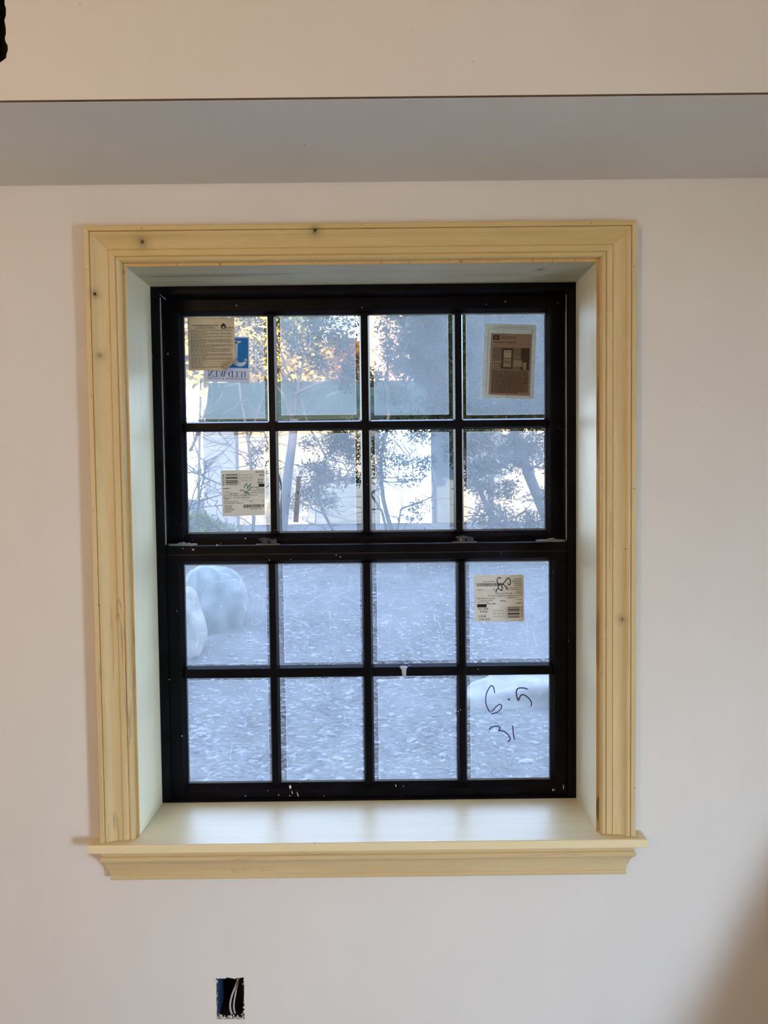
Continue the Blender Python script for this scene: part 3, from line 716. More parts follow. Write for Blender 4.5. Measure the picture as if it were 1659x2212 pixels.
# beige leaflet with a curled corner
SL = Sheet([(405, 686.5), (506, 685.5), (509.5, 800), (408, 800.5)], .2500)
M_ = MB(); nu, nv = 26, 28; vv = []
def leafP(u, v, lift=0):
    d = (u+v*1.25) - 1.86                   # the lower right corner folds toward the room
    p = V(SL.P(u, v, lift))
    if d > 0 and u > .25:
        ang = min(d/.16, 2.2); R = .016
        n_ = V((.62, 0, -.78)); s_ = d*.062
        back = R*math.sin(ang)
        p = p - n_*s_ + n_*back*.82; p.y -= R*(1-math.cos(ang))
    return tuple(p)
for j in range(nv+1):
    for i in range(nu+1): vv.append(leafP(i/nu, j/nv))
M_.add(vv, [(j*(nu+1)+i, j*(nu+1)+i+1, (j+1)*(nu+1)+i+1, (j+1)*(nu+1)+i) for j in range(nv) for i in range(nu)])
leaf = M_.build('printed_leaflet', LEAFP, smooth=True)
so_ = leaf.modifiers.new('thickness', 'SOLIDIFY'); so_.thickness = .0002
tag(leaf, 'beige sheet of small print with a curled lower corner in the top left pane', 'leaflet')
M_ = MB(); rnd = random.Random(12)
class LS:   # print follows the sheet
    c = SL.c; Y = SL.Y
    def P(s, u, v, lift=0): return leafP(u, v, lift+.0004)
    def asp(s): return SL.asp()
ls = LS()
text(M_, ls, 'A JELD-WEN\u00ae Manufactured Product', .08, .158, .022, w=.58, bold=.02)
words(M_, ls, .19, .56, .168, .010, rnd, mi=1); words(M_, ls, .15, .60, .190, .012, rnd, mi=0)
M_.poly([ls.P(*p, .0006) for p in ((.712, .21), (.712, .155), (.705, .155), (.764, .108), (.826, .155), (.818, .155), (.818, .21))])
M_.poly([ls.P(.765+math.cos(t)*.032, .183+math.sin(t)*.014-math.cos(t)*.006, .0009) for t in [k_*.628 for k_ in range(10)]], 2)
words(M_, ls, .83, .97, .183, .012, rnd, mi=1); words(M_, ls, .83, .97, .20, .010, rnd, mi=1)
v = .228
for para in (3, 3, 3, 5, 4, 5, 4, 4, 2, 2, 3):
    for k_ in range(para):
        if v > .965: break
        ue = .955 if v < .80 else .955-(v-.80)*1.5
        words(M_, ls, .055, ue, v, .0105, rnd, mi=1, fill=rnd.uniform(.3, .6) if k_ == para-1 else rnd.uniform(.94, 1)); v += .0185
    v += .004
M_.build('printed_text', [INK, INKS, LEAFP], leaf)

# instruction booklet in a clear pouch
POUCH = scatter_mat('plastic_pouch', (.62, .70, .68), .06, .82)
SP = Sheet([(1047, 699), (1159.5, 702), (1152.5, 862.5), (1040, 859)], .2530); M_ = MB(); rsheet(M_, SP, .035, 0, 0, .0008)
pouch = M_.build('document_pouch', POUCH); tag(pouch, 'translucent plastic pouch with rounded corners stuck on the top right pane', 'pouch')
M_ = MB()
for a in ((.075, .06, .085, .99), (.915, .06, .925, .99)): quad(M_, SP, *a, lift=.0012)
for v_ in (.18, .50, .82): quad(M_, SP, 0, v_, .08, v_+.006, lift=.0012); quad(M_, SP, .92, v_, 1, v_+.006, lift=.0012)
quad(M_, SP, .49, .955, .503, 1, lift=.0012); quad(M_, SP, .08, .062, .92, .066, lift=.0012)
M_.build('welded_seam', plain('grey_seam', (.30, .36, .38), .5), pouch)
M_ = MB(); text(M_, SP, 'TO REMOVE: PULL DOWN FROM TOP', .20, .052, .018, w=.62, lift=.0013, bold=.004); M_.build('printed_text', plain('grey_print', (.22, .25, .27), .6), pouch)
SB = Sheet([(1061, 720), (1148, 722.5), (1142.5, 855), (1055.5, 852)], .2510)
M_ = MB(); rsheet(M_, SB, .004, 0, 0, .0012)
BOOKP = scatter_mat('booklet_paper', (.31, .24, .205), 0, .97)
book = M_.build('instruction_booklet', BOOKP); tag(book, 'brown printed instruction booklet with a dark photograph, inside the clear pouch', 'booklet')
M_ = MB(); rnd = random.Random(8); lf = .0016
quad(M_, SB, .05, .03, .21, .105, lf); serif_name(M_, SB, .25, .04, .63, .085, False, lf, 0)
text(M_, SB, 'JW', .075, .09, .045, w=.11, lift=lf+.0003, mi=2)
text(M_, SB, 'Instrucciones de instalaci\u00f3n', .06, .150, .020, w=.57, bold=.03, lift=lf)
words(M_, SB, .06, .96, .172, .011, rnd, lf, 1); words(M_, SB, .06, .20, .192, .011, rnd, lf, 1)
v = .60
for k_ in range(19): words(M_, SB, .055, .96, v, .0115, rnd, lf, 0, fill=1 if k_ < 18 else .72); v += .0197
M_.build('printed_text', [INK, INKS, BOOKP], book)
M_ = MB(); cols = [plain('photo_tone_%s' % n_, c_, .6) for n_, c_ in (('dark', (.045, .04, .03)), ('mid', (.15, .13, .10)), ('light', (.36, .33, .25)), ('pale', (.26, .24, .19)))]
quad(M_, SB, .05, .225, .97, .585, lf, 1); quad(M_, SB, .76, .225, .97, .585, lf+.0001, 0); quad(M_, SB, .28, .235, .56, .57, lf+.0001, 0)
quad(M_, SB, .33, .27, .52, .395, lf+.0003, 2); quad(M_, SB, .33, .405, .52, .545, lf+.0003, 3); quad(M_, SB, .05, .45, .27, .475, lf+.0002, 3)
for k_ in range(3): quad(M_, SB, .08+k_*.06, .50, .10+k_*.06, .58, lf+.0002, 2)
quad(M_, SB, .58, .43, .80, .53, lf+.0003, 3); quad(M_, SB, .60, .37, .76, .385, lf+.0003, 3); quad(M_, SB, .07, .37, .16, .38, lf+.0003, 0); quad(M_, SB, .355, .29, .50, .31, lf+.0005, 3); quad(M_, SB, .34, .44, .50, .48, lf+.0005, 1)
quad(M_, SB, .82, .46, .90, .58, lf+.0003, 3)
M_.build('printed_photograph', cols, book)
M_ = MB(); glare_line = [(1134, 750), (1131, 762), (1130, 770), (1128, 780), (1129, 793), (1130.5, 802), (1128.5, 812), (1131, 822), (1133, 832), (1135.5, 842), (1134, 848)]
strokes(M_, wpts(glare_line, .2488), .0019, .2488, smooth_=False); M_.build('fold_glare', scatter_mat('golden_fold_glare', (1, .62, .10), .55, .1), book)  # light glare through a fold, painted as a yellow ribbon

# narrow grey tag
ST = Sheet([(641, 1029), (650, 1030), (644.5, 1128.5), (633.5, 1127.5)], .2538); M_ = MB(); rsheet(M_, ST, .10)
tg = M_.build('inspection_tag', scatter_mat('grey_tag_paper', (.42, .46, .60), 0, .93)); tag(tg, 'narrow grey paper strip stuck upright on the second pane', 'tag')
M_ = MB(); quad(M_, ST, .40, .32, .62, .39); quad(M_, ST, .30, .475, .72, .49, mi=1); quad(M_, ST, .45, .505, .6, .53, mi=1); quad(M_, ST, .2, .08, .3, .11, mi=1); quad(M_, ST, .3, .15, .4, .17, mi=1)
for k_ in range(4): quad(M_, ST, .25, .77+k_*.02, .55, .779+k_*.02, mi=0 if k_ % 2 else 1)
quad(M_, ST, .3, .65, .7, .656, mi=1); M_.build('printed_text', [INK, INKS], tg)

# hand-written 6.5 / 31 on the lower right pane
NM = plain('blue_black_marker', (.045, .05, .16), .5); M_ = MB(); yy = .2066
hp = lambda pts: wpts([(1000+x/8.295, 1450+y/8.295) for x, y in pts], yy)
for pts, wd in (([(570, 390), (548, 290), (515, 258), (470, 300), (425, 390), (408, 500), (415, 590), (450, 680), (495, 740)], .0026), ([(515, 725), (570, 660), (640, 597), (685, 605), (688, 660), (620, 730), (505, 770)], .0026),
                ([(808, 505), (842, 505)], .0045), ([(1165, 325), (1090, 300), (1000, 305), (962, 345), (962, 430), (990, 525), (1020, 460), (1060, 420), (1140, 450), (1200, 510), (1232, 580), (1215, 630)], .0030),
                ([(465, 1050), (530, 992), (620, 985), (668, 1012), (635, 1070)], .0030), ([(635, 1062), (720, 1072), (800, 1130), (845, 1200), (830, 1240), (795, 1258)], .0030), ([(895, 975), (902, 1100), (925, 1230)], .0028)):
    strokes(M_, hp(pts), wd, yy)
M_.build('marker_writing', NM, lo)

# small clear plastic plug on the lower horizontal bar
p = at(872, 1440, .186); M_ = MB()
M_.tube([(p.x+.001, .1855, p.z-.0225), (p.x+.0005, .1855, p.z-.006), (p.x, .1855, p.z-.002), (p.x, .1855, p.z)], [.0048, .0060, .0092, .0094], 16)
tag(M_.build('plastic_plug', scatter_mat('cloudy_plastic', (.72, .75, .80), .25, .7), smooth=False), 'tiny cloudy plastic plug sitting on the lower crossbar between the panes', 'plug')

# =================================================================== OUTLET OPENING
ob_ = empty('outlet_box', (-.31, .05, -.38)); tag(ob_, 'open blue electrical box recessed in the wall below the window', 'electrical box')
BLUEP = plain('blue_plastic_box', (.03, .06, .14), .5); a0, a1, c0, c1_ = OUT_X0+.002, OUT_X1-.002, OUT_Z0+.002, OUT_Z1-.002
M_ = MB(); t_ = .002
M_.box((a0, .004, c0), (a0+t_, .075, c1_)); M_.box((a1-t_, .004, c0), (a1, .075, c1_)); M_.box((a0, .004, c0), (a1, .075, c0+t_)); M_.box((a0, .004, c1_-t_), (a1, .075, c1_)); M_.box((a0, .073, c0), (a1, .075, c1_), 1)
M_.mi = [1 if i >= 6 else 0 for i in range(len(M_.f))]  # left side stays blue, the others are painted near-black as inner shade
unshift(M_.build('box_shell', [BLUEP, CAVITY], ob_), ob_)
CAB = plain('grey_cable_sheath', (.50, .46, .48), .45); BRN = plain('brown_cable_sheath', (.35, .20, .10), .5)
def PW(px, py, Y): return at(px, py, Y)
for nm, pts, r, mt in (('cable', [(515, 2114, .03), (508, 2132, .02), (501, 2150, .012), (497, 2170, .008), (499, 2185, .008), (504, 2196, .014)], .0022, CAB),
                       ('cable', [(516, 2114, .034), (512, 2132, .024), (508, 2150, .016), (505, 2170, .012), (506, 2182, .012), (510, 2196, .016)], .0020, CAB),
                       ('cable', [(517, 2110, .04), (513, 2122, .03), (509, 2134, .026)], .0030, BRN)):
    P4 = [PW(*q) for q in pts]; P4 = [P4[0]*2-P4[1]]+P4+[P4[-1]*2-P4[-2]]
    P4 = [.5*((2*b)+(c_-a)*t_+(2*a-5*b+4*c_-d)*t_*t_+(3*b-a-3*c_+d)*t_**3) for a, b, c_, d in zip(P4, P4[1:], P4[2:], P4[3:]) for t_ in (0, .2, .4, .6, .8)]+[P4[-2]]
    M_ = MB(); M_.tube(P4, r, 10); unshift(M_.build(nm, mt, ob_, smooth=True), ob_)
tag(ob_.children[-1], 'brown cable end')
# torn plaster rim and rubble in the box
rnd = random.Random(21); M_ = MB()
for _ in range(80):
    side = rnd.random()
    if side < .22: x, z = rnd.uniform(a0, a1), OUT_Z1-rnd.uniform(-.001, .004)
    elif side < .36: x, z = a1-rnd.uniform(-.0015, .0015), rnd.uniform(c0, c1_)
    elif side < .5: x, z = a0+rnd.uniform(-.0015, .0015), rnd.uniform(c0, c1_)
    else: x, z = rnd.uniform(a0, a1), OUT_Z0+rnd.uniform(-.001, .007)
    r = rnd.uniform(.0008, .0024); y = rnd.uniform(.001, .006)
    M_.add([(x+math.cos(k_*1.05)*r*rnd.uniform(.5, 1.2), y-.001*rnd.random(), z+math.sin(k_*1.05)*r*rnd.uniform(.5, 1.3)) for k_ in range(6)]+[(x, y+.004, z)], [tuple(range(6))]+[((k_+1) % 6, k_, 6) for k_ in range(6)])
tag(unshift(M_.build('plaster_rubble', CRUMB, ob_), ob_), kind='stuff')

# unseen board added on the right to shade the lower right wall corner
M_ = MB(); t_ = .018
b = [(.88, -.62, -.85), (2.0, -.62, -.85), (2.0, -.30, .13), (1.16, -.30, .13)]
M_.add([*b, *[(x, y+t_, z) for x, y, z in b]], [(0, 1, 2, 3), (7, 6, 5, 4), (0, 4, 5, 1), (1, 5, 6, 2), (2, 6, 7, 3), (3, 7, 4, 0)])
#LEAN
tag(M_.build('shade_board', wood_mat('shade_board_face', 'x', (.55, .40, .24), (.40, .28, .15), seed=11)), 'added unseen board leaning on the right to shade the lower wall', 'board')

# =================================================================== OUTSIDE GROUND
def gz(x, y):
    if y < 5: b = -1.1
    elif y < 10.2: b = -1.1+(y-5)/5.2*.62
    else: b = -.48-(y-10.2)*.010
    return b+.03*noise.noise(V((x*.7, y*.7, 0)))*min(1, max(0, (y-1)/3))
m_, t = newmat('gravel_ground'); c = coords(t)
big = nz(t, c, 1.3, 4); peb = N(t, 'ShaderNodeTexVoronoi'); peb.inputs['Scale'].default_value = 30; t.links.new(c, peb.inputs['Vector'])
peb2 = N(t, 'ShaderNodeTexVoronoi'); peb2.inputs['Scale'].default_value = 55; t.links.new(c, peb2.inputs['Vector'])
sepc = N(t, 'ShaderNodeSeparateColor'); t.links.new(peb.outputs['Color'], sepc.inputs[0])
sepd = N(t, 'ShaderNodeSeparateColor'); t.links.new(peb2.outputs['Color'], sepd.inputs[0])
a = mixc(t, ramp(t, big, [(.3, 0), (.7, 1)]), (.016, .013, .011), (.052, .045, .038))
a = mixc(t, ramp(t, sepd.outputs[0], [(.2, 0), (1, .8)]), a, (0.096, 0.0896, 0.0832))
a = mixc(t, ramp(t, sepc.outputs[1], [(.87, 0), (.96, .45)]), a, (0.192, 0.179, 0.173))
finish(t, a, .95, peb.outputs['Distance'], .25, .01, .0); GRAV = m_
M_ = MB(); nx, ny = 70, 110; X0, X1, YY0, YY1 = -26, 30, .3, 70
vs_ = []
ys = [YY0+(YY1-YY0)*(j/ny)**2.2 for j in range(ny+1)]; xs = [X0+(X1-X0)*i/nx for i in range(nx+1)]
M_.add([(x, y, gz(x, y)) for y in ys for x in xs], [(j*(nx+1)+i, j*(nx+1)+i+1, (j+1)*(nx+1)+i+1, (j+1)*(nx+1)+i) for j in range(ny) for i in range(nx)])
tag(M_.build('ground', GRAV, smooth=True), 'shaded gravel and earth rising to a sunlit strip outside', 'ground', kind='structure')

def rock(name, c_, s_, mat, seed, sub=4, rough=.16, label=None, cat='boulder', group=None):
    bm = bmesh.new(); bmesh.ops.create_icosphere(bm, subdivisions=sub, radius=1)
    for v_ in bm.verts:
        p_ = v_.co.copy(); d_ = 1+rough*noise.noise(p_*1.1+V((seed, 0, 0)))*2+rough*.5*noise.noise(p_*2.7+V((0, seed, 0)))
        q_ = V([math.copysign(abs(x)**.8, x) for x in p_]); d_ += .035*noise.noise(p_*6+V((seed, 1, 2))); v_.co = V((q_.x*s_[0], q_.y*s_[1], q_.z*s_[2]))*d_
    me = bpy.data.meshes.new(name); bm.to_mesh(me); bm.free(); me.materials.append(mat); me.polygons.foreach_set('use_smooth', [True]*len(me.polygons))
    o = bpy.data.objects.new(name, me); COL.objects.link(o); o.location = c_
    if label: tag(o, label, cat, group)
    return o
RK1 = plain('grey_boulder_stone', (.082, .088, .082), .9, .5, 9, 1); RK2 = plain('tan_boulder_stone', (.135, .12, .10), .9, .3, 9, 1)
def ground_at(px, py):
    d = FWD+RGT*((px-829.5)/FPX)-UPV*((py-1106)/FPX); t = 1.5
    while True:
        p_ = CAM+d*t
        if p_.z < gz(p_.x, p_.y) or t > 60: return p_
        t += .03
p = ground_at(455, 1368); rock('boulder', (p.x-.05, p.y+.3, p.z+.30), (.36, .36, .42), RK1, 2.3, label='large rounded grey boulder seen through the first lower pane')
p = ground_at(385, 1425); rock('boulder', (p.x-.02, p.y+.2, p.z+.30), (.24, .30, .36), RK2, 7.1, label='pale tan boulder at the left edge of the first lower pane')
p = ground_at(1140, 1535); rock('boulder', (p.x+.06, p.y+.35, p.z+.02), (.46, .34, .20), RK2, 4.4, rough=.22, label='low flat pale rock behind the handwritten numbers')
rnd = random.Random(77); M_ = MB()
ico = bmesh.new(); bmesh.ops.create_icosphere(ico, subdivisions=1, radius=1); iv = [v_.co.copy() for v_ in ico.verts]; ifc = [tuple(v_.index for v_ in f.verts) for f in ico.faces]; ico.free()
for _ in range(1300):
    y = 1.8+rnd.random()**1.5*9; x = rnd.uniform(-.42, .42)*(y+2.0)+.05; r = rnd.choice((.008, .010, .012, .014, .02, .03, .032 if rnd.random() < .3 else .012)); sxx, syy, szz = r*rnd.uniform(.8, 2.0), r*rnd.uniform(.7, 1.3), r*rnd.uniform(.4, .8); a_ = rnd.uniform(0, 3.14)
    ca, sa = math.cos(a_), math.sin(a_); jit = rnd.uniform(.8, 1.2)
    M_.add([(x+(v_.x*sxx*ca-v_.y*syy*sa)*jit, y+v_.x*sxx*sa+v_.y*syy*ca, gz(x, y)+szz*.3+v_.z*szz) for v_ in iv], ifc, rnd.choice((0, 0, 1)))
tag(M_.build('gravel_stones', [plain('pale_stone', (.105, .10, .10), .9), plain('brown_stone', (.075, .062, .055), .9)]), 'scattered pale stones and chips lying on the earth outside', 'gravel', kind='stuff')

# =================================================================== NEIGHBOUR BUILDING
YN = 22.0
bld = empty('neighbour_building', (0, YN+3, -.6)); tag(bld, 'cream walled low building with a dark green roof beyond the trees', 'building')
def bpart(name, a, b, mat, bev=0, mi=None):
    M_ = MB(); M_.box(a, b); o = M_.build(name, mat, bld); return unshift(o, bld)
def xat(px, Y=YN): return at(px, 1000, Y).x
zb = -.75
m_, t = newmat('cream_siding'); c = coords(t); wv = N(t, 'ShaderNodeTexWave', wave_type='BANDS', bands_direction='Z'); wv.inputs['Scale'].default_value = 2.2; t.links.new(c, wv.inputs['Vector'])
a = mixc(t, ramp(t, nz(t, c, 3), [(.3, 0), (.7, 1)]), (.175, .140, .100), (.205, .165, .120))
finish(t, a, .8, wv.outputs['Fac'], .3, .02); CREAM = m_
GREY = plain('wall_shade_grey', (0.0768, 0.0768, 0.0896), .8); WHT = plain('bright_white_door_paint', (.93, .94, .92), .4, .03)
GRN = plain('dark_green_metal_roof', (.016, .021, .014), .6, .3, 3, .1, 0)
xl = xat(449); zt = at(830, 905, YN).z
bpart('wall', (xl, YN, zb), (14, YN+7, zt), CREAM)
bpart('shaded_wall_part', (xl-.02, YN-.5, zb), (xat(509, YN-.5), YN, zt), GREY)  # added block; the wall's shadow is put into its grey colour
bpart('white_door', (xat(820), YN-.06, zb+.12), (xat(931), YN, zt-.02), WHT)
bpart('grey_door', (xat(931), YN-.08, zb+.12), (xat(988), YN, zt-.02), plain('blue_grey_door_paint', (0.0288, 0.0352, 0.0384), .6))
M_ = MB(); zr = at(830, 832, YN+4).z; xfl = xat(445, YN-.65); xbl = at(451, 832, YN+4).x
M_.add([(xfl, YN-.65, zt-.04), (14.4, YN-.65, zt-.04), (14.4, YN+4, zr), (xbl, YN+4, zr), (xfl, YN-.65, zt+.12), (14.4, YN-.65, zt+.12), (14.4, YN+4, zr+.15), (xbl, YN+4, zr+.15), (xbl, YN+7.6, zt), (14.4, YN+7.6, zt)],
       [(0, 1, 2, 3), (7, 6, 5, 4), (0, 4, 5, 1), (1, 5, 6, 2), (0, 3, 7, 4), (7, 8, 9, 6)])
unshift(M_.build('roof', GRN, bld), bld)
# peach house further back
ph = empty('peach_house', (2, 33, 0)); tag(ph, 'peach stucco house glowing in the sun above the green roof', 'building')
PEA = plain('peach_stucco', (0.333, 0.166, 0.0768), .8, .12, 1.5); M_ = MB(); x0_, x1_ = at(790, 800, 32).x, at(884, 800, 32).x
M_.box((x0_-.05, 32, -1), (x1_, 38, at(830, 640, 32).z)); unshift(M_.build('wall', PEA, ph), ph)
M_ = MB(); zr_ = at(830, 640, 32).z; M_.add([(x0_-.4, 31.4, zr_), (x1_+.4, 31.4, zr_), (x1_+.4, 38.5, zr_), (x0_-.4, 38.5, zr_), (x0_-.4, 35, zr_+2), (x1_+.4, 35, zr_+2)], [(0, 1, 5, 4), (2, 3, 4, 5), (0, 4, 3), (1, 2, 5), (3, 2, 1, 0)])
unshift(M_.build('roof', plain('brown_shingles', (.25, .16, .10), .9), ph), ph)

# =================================================================== TREES
BARK = plain('grey_brown_bark', (.04, .034, .03), .9, .3, 12, .6)
LEAFG = plain('dark_evergreen_needles', (.007, .010, .004), .8, .4, 3, 0, 0); LEAFY = plain('golden_autumn_leaves', (0.352, 0.218, 0.0576), .8, .25, 1.2, 0, 0); LEAFO = plain('orange_autumn_leaves', (0.371, 0.154, 0.0448), .8, .25, 1.2, 0, 0)
LEAFM = plain('olive_green_leaves', (0.0832, 0.0896, 0.0224), .8, .4, 2, 0, 0)
def sprig(M_, p, L_, wd, rnd, mi):
    d = V((rnd.gauss(0, 1), rnd.gauss(0, 1), rnd.gauss(0, .8))).normalized(); s_ = d.cross(V((rnd.gauss(0, 1), rnd.gauss(0, 1), rnd.gauss(0, 1)))).normalized()*wd
    e_ = p+d*L_; md = p+d*L_*.45
    M_.add([p, md+s_, e_, md-s_], [(0, 1, 2, 3)], mi)
def tree(name, label, Y, limbs, blobs, seed, leaf=LEAFG, group=None, tw=.62, spr=(.085, .013), dens=1.0, twigs=True, dY=.8, core=0):
    """limbs: pixel polylines with pixel widths; blobs: foliage masses (px, py, rx, ry, count)"""
    rnd = random.Random(seed); base = None; B = MB(); Fm = MB(); k = (Y-CAM.y)/FPX
    for pts, w0, w1 in limbs:
        n = len(pts); P = []; yy = Y+rnd.uniform(-.15, .15)
        for i, (x, y) in enumerate(pts):
            P.append(at(x, y, yy)+V((0, 0, 0)))
        if pts[0][1] > 1140:
            b_ = P[0].copy(); b_.z = gz(b_.x, b_.y)-.05; P[0] = b_
            if base is None: base = b_
        B.tube(P, [max(.002, k*(w0+(w1-w0)*i/(n-1))/2) for i in range(n)], 8)
        if twigs:
            for _ in range(int(8*dens)):
                i = rnd.randrange(n-1); q = P[i].lerp(P[i+1], rnd.random()); d = V((rnd.uniform(-1, 1), rnd.uniform(-.6, .6), rnd.uniform(-.5, 1))); T = [q]
                for s_ in range(4): d += V((rnd.uniform(-.4, .4), rnd.uniform(-.3, .3), rnd.uniform(-.35, .35))); T.append(T[-1]+d.normalized()*k*rnd.uniform(14, 26))
                B.tube(T, [k*2.0*tw, k*1.5*tw, k*1.1*tw, k*.8*tw, k*.5*tw], 5)
    for (x, y, rx, ry, n) in blobs:
        nc = max(1, int(n/9))
        if core:      # the closed inner crown
            cc_ = at(x, y, Y); rr_ = (k*rx*core, .9, k*ry*core)
            for i_ in range(9):
                for j_ in range(14):
                    q4 = []
                    for (a1, b1) in ((i_, j_), (i_+1, j_), (i_+1, j_+1), (i_, j_+1)):
                        th, ph_ = 3.1416*a1/9, 6.2832*(b1 % 14)/14; dv = V((math.sin(th)*math.cos(ph_), math.sin(th)*math.sin(ph_), math.cos(th)))
                        f2 = 1+.22*noise.noise(dv*2.3+V((seed, x*.01, y*.01))); q4.append(cc_+V((dv.x*rr_[0], dv.y*rr_[1], dv.z*rr_[2]))*f2)
                    Fm.poly(q4)
        for _ in range(nc):
            a_, r_ = rnd.uniform(0, 6.283), math.sqrt(rnd.random()); c_ = at(x+math.cos(a_)*r_*rx, y+math.sin(a_)*r_*ry, Y)+V((0, rnd.uniform(-dY, dY), 0))
            for _ in range(int(15*dens)):
                q = c_+V((rnd.gauss(0, 1), rnd.gauss(0, 1), rnd.gauss(0, .7)))*spr[0]*.8; sprig(Fm, q, spr[0]*rnd.uniform(.6, 1.3), spr[1]*rnd.uniform(.6, 1.3), rnd, 0)
    group = group or {'juniper_tree': 'junipers outside the window', 'bare_tree': 'bare trees outside the window', 'autumn_tree': 'autumn trees beyond the green roof'}.get(name)
    root = empty(name, base or (at(blobs[0][0], blobs[0][1], Y).x, Y, gz(0, Y))); tag(root, label, 'tree', group)
    if B.v: unshift(B.build('trunk', BARK, root, smooth=True), root)
    if Fm.v: unshift(Fm.build('foliage', leaf, root), root)
    return root
tree('juniper_tree', 'leaning juniper with open branches outside the second pane column', 12.0,
     [([(745, 1170), (722, 1150), (700, 1110), (685, 1070), (690, 1030), (705, 990), (690, 960), (672, 930), (660, 900), (650, 860), (640, 800)], 7, 3),
      ([(700, 1110), (675, 1100), (655, 1060), (640, 1030)], 4, 2), ([(705, 990), (735, 960), (760, 930), (780, 900)], 5, 3), ([(690, 1030), (730, 1040), (770, 1030)], 3, 2), ([(705, 990), (742, 1000), (765, 1045)], 4, 2),
      ([(650, 860), (620, 800), (600, 740), (590, 690)], 5, 3), ([(640, 800), (690, 780), (740, 790)], 4, 2), ([(745, 1170), (700, 1140), (660, 1125)], 3, 1.5), ([(650, 860), (600, 790), (560, 760), (530, 720)], 4, 2)],
     [(728, 955, 28, 28, 500), (690, 1022, 35, 22, 520), (680, 1060, 26, 22, 260), (745, 1035, 28, 12, 160), (664, 958, 14, 10, 90), (760, 985, 12, 20, 150), (640, 1090, 10, 22, 90), (705, 1085, 20, 14, 130), (750, 955, 22, 26, 260),
      (650, 745, 30, 22, 300), (690, 720, 30, 30, 350), (735, 730, 30, 30, 420), (700, 780, 26, 22, 220), (760, 790, 18, 22, 200), (620, 710, 20, 15, 120), (665, 700, 70, 14, 300), (740, 820, 22, 16, 160), (745, 690, 40, 14, 260), (550, 700, 24, 12, 120), (560, 755, 18, 30, 110)], 3, dens=1.15)
tree('juniper_tree', 'forked juniper standing in front of the bright white door', 11.7,
     [([(850, 1180), (848, 1150), (838, 1120), (828, 1080), (824, 1040), (822, 1000), (828, 960), (836, 930), (840, 890), (836, 840), (838, 790), (834, 740), (836, 690)], 11, 4),
      ([(848, 1150), (825, 1105), (806, 1075), (795, 1060)], 7, 4), ([(848, 1150), (862, 1125), (866, 1100), (890, 1090), (915, 1082), (935, 1072)], 5, 3), ([(850, 1150), (880, 1125), (930, 1105)], 3, 1.5),
      ([(824, 1040), (850, 1042), (880, 1040), (905, 1025), (920, 1005)], 3, 2), ([(828, 960), (850, 950), (880, 985), (900, 970)], 3, 2), ([(838, 790), (860, 730), (880, 700)], 3, 2), ([(836, 740), (860, 730), (885, 745)], 2.5, 1.5)],
     [(818, 965, 14, 26, 240), (822, 1010, 12, 24, 200), (860, 990, 26, 12, 150), (905, 940, 20, 22, 200), (915, 1005, 16, 20, 140), (880, 1040, 20, 8, 90), (840, 930, 16, 10, 90), (905, 1090, 20, 8, 90), (890, 1115, 22, 6, 50), (838, 735, 20, 26, 200), (850, 770, 22, 20, 230), (835, 700, 22, 14, 130), (815, 815, 20, 20, 200),
      (870, 800, 22, 24, 400), (845, 850, 24, 16, 260), (880, 860, 18, 14, 90), (865, 905, 40, 7, 160), (910, 905, 20, 8, 100), (885, 720, 12, 30, 120)], 5)
tree('juniper_tree', 'dense dark juniper filling the view through the right-hand panes', 11.3,
     [([(1215, 1200), (1190, 1145), (1165, 1080), (1140, 1020), (1125, 970), (1110, 920), (1095, 860), (1080, 780), (1070, 700), (1060, 600)], 26, 14),
      ([(1215, 1200), (1120, 1165), (1085, 1145), (1060, 1110), (1045, 1080), (1030, 1040), (1010, 1000), (1000, 960), (985, 900)], 16, 6),
      ([(1165, 1080), (1150, 1010), (1150, 960), (1152, 900)], 4, 3), ([(1110, 920), (1050, 850), (1000, 800), (950, 760)], 9, 4), ([(1080, 780), (1000, 720), (930, 690)], 8, 4), ([(1045, 1080), (1030, 1110), (1015, 1145)], 3, 1.5), ([(1140, 1020), (1170, 1000), (1200, 985)], 3, 2), ([(1085, 1145), (1120, 1110), (1150, 1100)], 4, 2)],
     [(940, 740, 50, 60, 2300), (930, 800, 40, 30, 900), (1000, 720, 40, 60, 1700), (1090, 740, 60, 70, 2800), (1160, 740, 50, 80, 2300), (1020, 820, 40, 40, 1200), (1100, 830, 60, 50, 1800), (1170, 840, 40, 50, 1300), (960, 850, 26, 30, 420), (1060, 900, 70, 26, 1000), (1150, 900, 50, 30, 900),
      (1115, 975, 30, 42, 950), (1040, 960, 34, 20, 340), (1055, 1000, 34, 24, 420), (1030, 1030, 24, 34, 380), (1165, 965, 26, 20, 330), (1075, 1060, 34, 18, 240), (1110, 1055, 18, 12, 110), (1070, 1110, 34, 22, 350), (1160, 1120, 34, 18, 330), (1045, 1125, 26, 10, 120), (1170, 1070, 20, 14, 130), (1010, 955, 14, 40, 240), (1175, 1010, 14, 16, 60), (1120, 1140, 40, 14, 260), (975, 960, 10, 60, 200), (1010, 930, 26, 10, 120)], 9, dens=1.1)
tree('bare_tree', 'slim bare trunk crossing the second pane of the upper sash', 11.6,
     [([(605, 1200), (610, 1140), (616, 1080), (624, 1010), (632, 950), (635, 905)], 24, 17), ([(635, 905), (642, 850), (655, 780), (680, 720), (700, 650)], 7, 3), ([(634, 910), (610, 850), (570, 800), (540, 740)], 8, 4), ([(616, 1080), (600, 1020), (585, 980), (570, 930)], 5, 2), ([(640, 850), (680, 830), (740, 815), (790, 830)], 7, 3)], [], 14, dens=1.3)
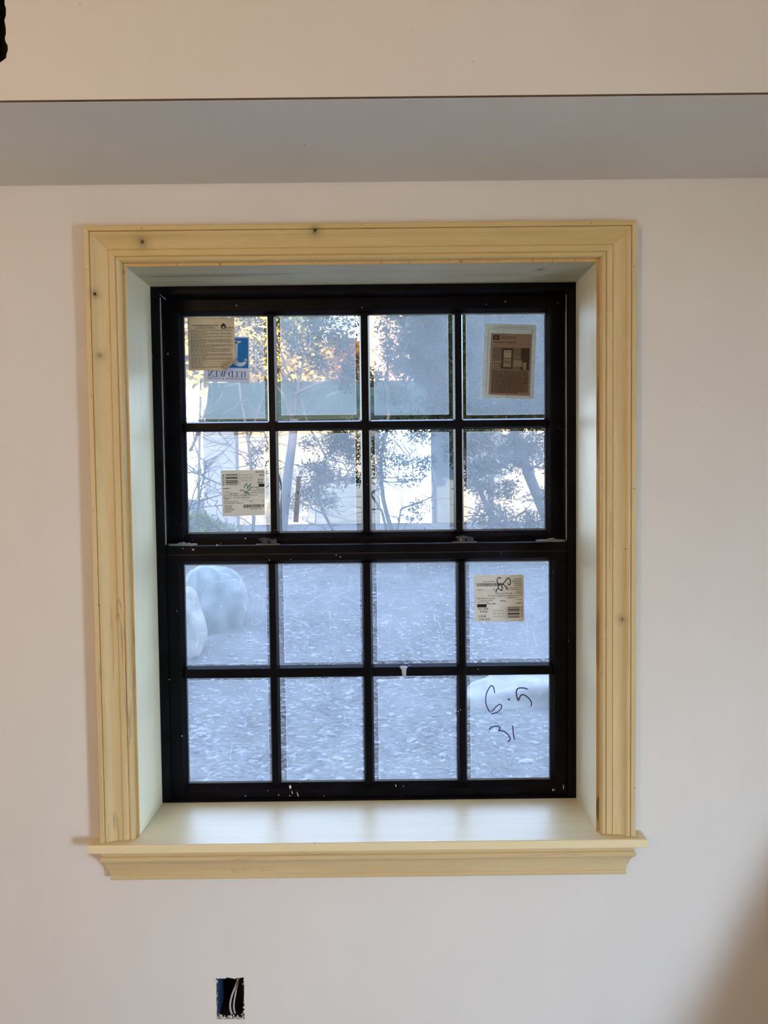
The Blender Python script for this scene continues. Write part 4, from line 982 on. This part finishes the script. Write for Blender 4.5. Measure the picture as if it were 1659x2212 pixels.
tree('bare_tree', 'bare branching shrub seen at the far left of the upper sash', 11.9,
     [([(395, 1190), (415, 1150), (425, 1110), (440, 1030), (444, 1000), (430, 985), (420, 960), (418, 930), (440, 900), (450, 860)], 5, 3), ([(408, 1190), (404, 1120), (420, 1060), (436, 1030)], 4, 3), ([(425, 1022), (450, 1035), (480, 1048), (500, 1060)], 4, 2),
      ([(405, 1095), (440, 1080), (480, 1068), (520, 1050)], 4, 1.5), ([(410, 975), (425, 945), (436, 915), (445, 880)], 7, 4), ([(444, 1010), (470, 985), (500, 960), (515, 930)], 3, 1.5), ([(405, 1020), (425, 1022), (440, 1030)], 3, 2), ([(405, 1100), (450, 1094), (500, 1090)], 3, 1.5), ([(436, 915), (470, 930), (510, 975), (560, 1010)], 3, 1.5)], [], 23, dens=1.6)
tree('bare_tree', 'thin bare sapling with a forked crown beside the shipping label', 12.5,
     [([(545, 1200), (548, 1120), (545, 1040), (540, 990), (536, 950), (530, 910), (520, 860), (515, 800)], 8, 4), ([(536, 950), (548, 920), (560, 880), (580, 830)], 5, 2), ([(540, 990), (560, 970), (575, 940)], 4, 2)],
     [(556, 975, 10, 7, 60), (560, 1000, 12, 10, 60)], 31, dens=.8)
# autumn trees beyond the green roof
for i, (px_, py_, rx, ry, n, mt, nm) in enumerate(((430, 730, 50, 90, 1500, LEAFY, 'golden tree glowing behind the leaflet'), (545, 760, 55, 70, 1500, LEAFY, 'golden tree to the right of the blue sticker'),
        (640, 780, 60, 55, 1500, LEAFY, 'golden tree behind the second top pane'), (740, 790, 60, 50, 1300, LEAFO, 'orange tree behind the second top pane'), (600, 680, 90, 50, 1500, LEAFM, 'olive green tree high behind the first two panes'),
        (960, 800, 55, 40, 900, LEAFO, 'orange tree half hidden behind the dense juniper'), (1240, 780, 80, 100, 1500, LEAFY, 'golden tree at the far right edge'))):
    tree('autumn_tree', nm, 33+i*2.1, [([(px_, 1170), (px_, 1000), (px_+4, py_+ry), (px_, py_)], 8, 3), ([(px_+2, py_+ry*.6), (px_-rx*.6, py_-ry*.2)], 3, 1), ([(px_+2, py_+ry*.5), (px_+rx*.6, py_-ry*.3)], 3, 1)],
         [(px_, py_, rx, ry, n), (px_, py_, rx*.5, ry*.6, n*.4)], 40+i, leaf=mt, spr=(.42, .13), twigs=False, dY=1.0)
tree('spruce_tree', 'broad dark spruce filling the gaps behind the dense right-hand juniper', 17.0, [([(1060, 1170), (1060, 1000), (1060, 800)], 14, 8)],
     [(1040, 700, 140, 80, 3600), (1100, 800, 110, 90, 3600), (920, 700, 34, 60, 700), (1190, 850, 50, 70, 1200), (1010, 870, 60, 40, 700), (925, 780, 26, 40, 350)], 88, spr=(.26, .06), twigs=False, dY=.8, core=.92)
# low hedge left of the building
tree('green_bush', 'low grey-green bush at the foot of the upper left pane', 13.0, [], [(420, 1130, 40, 16, 600), (470, 1150, 50, 14, 500)], 61, leaf=LEAFM, spr=(.09, .03), dY=.4)
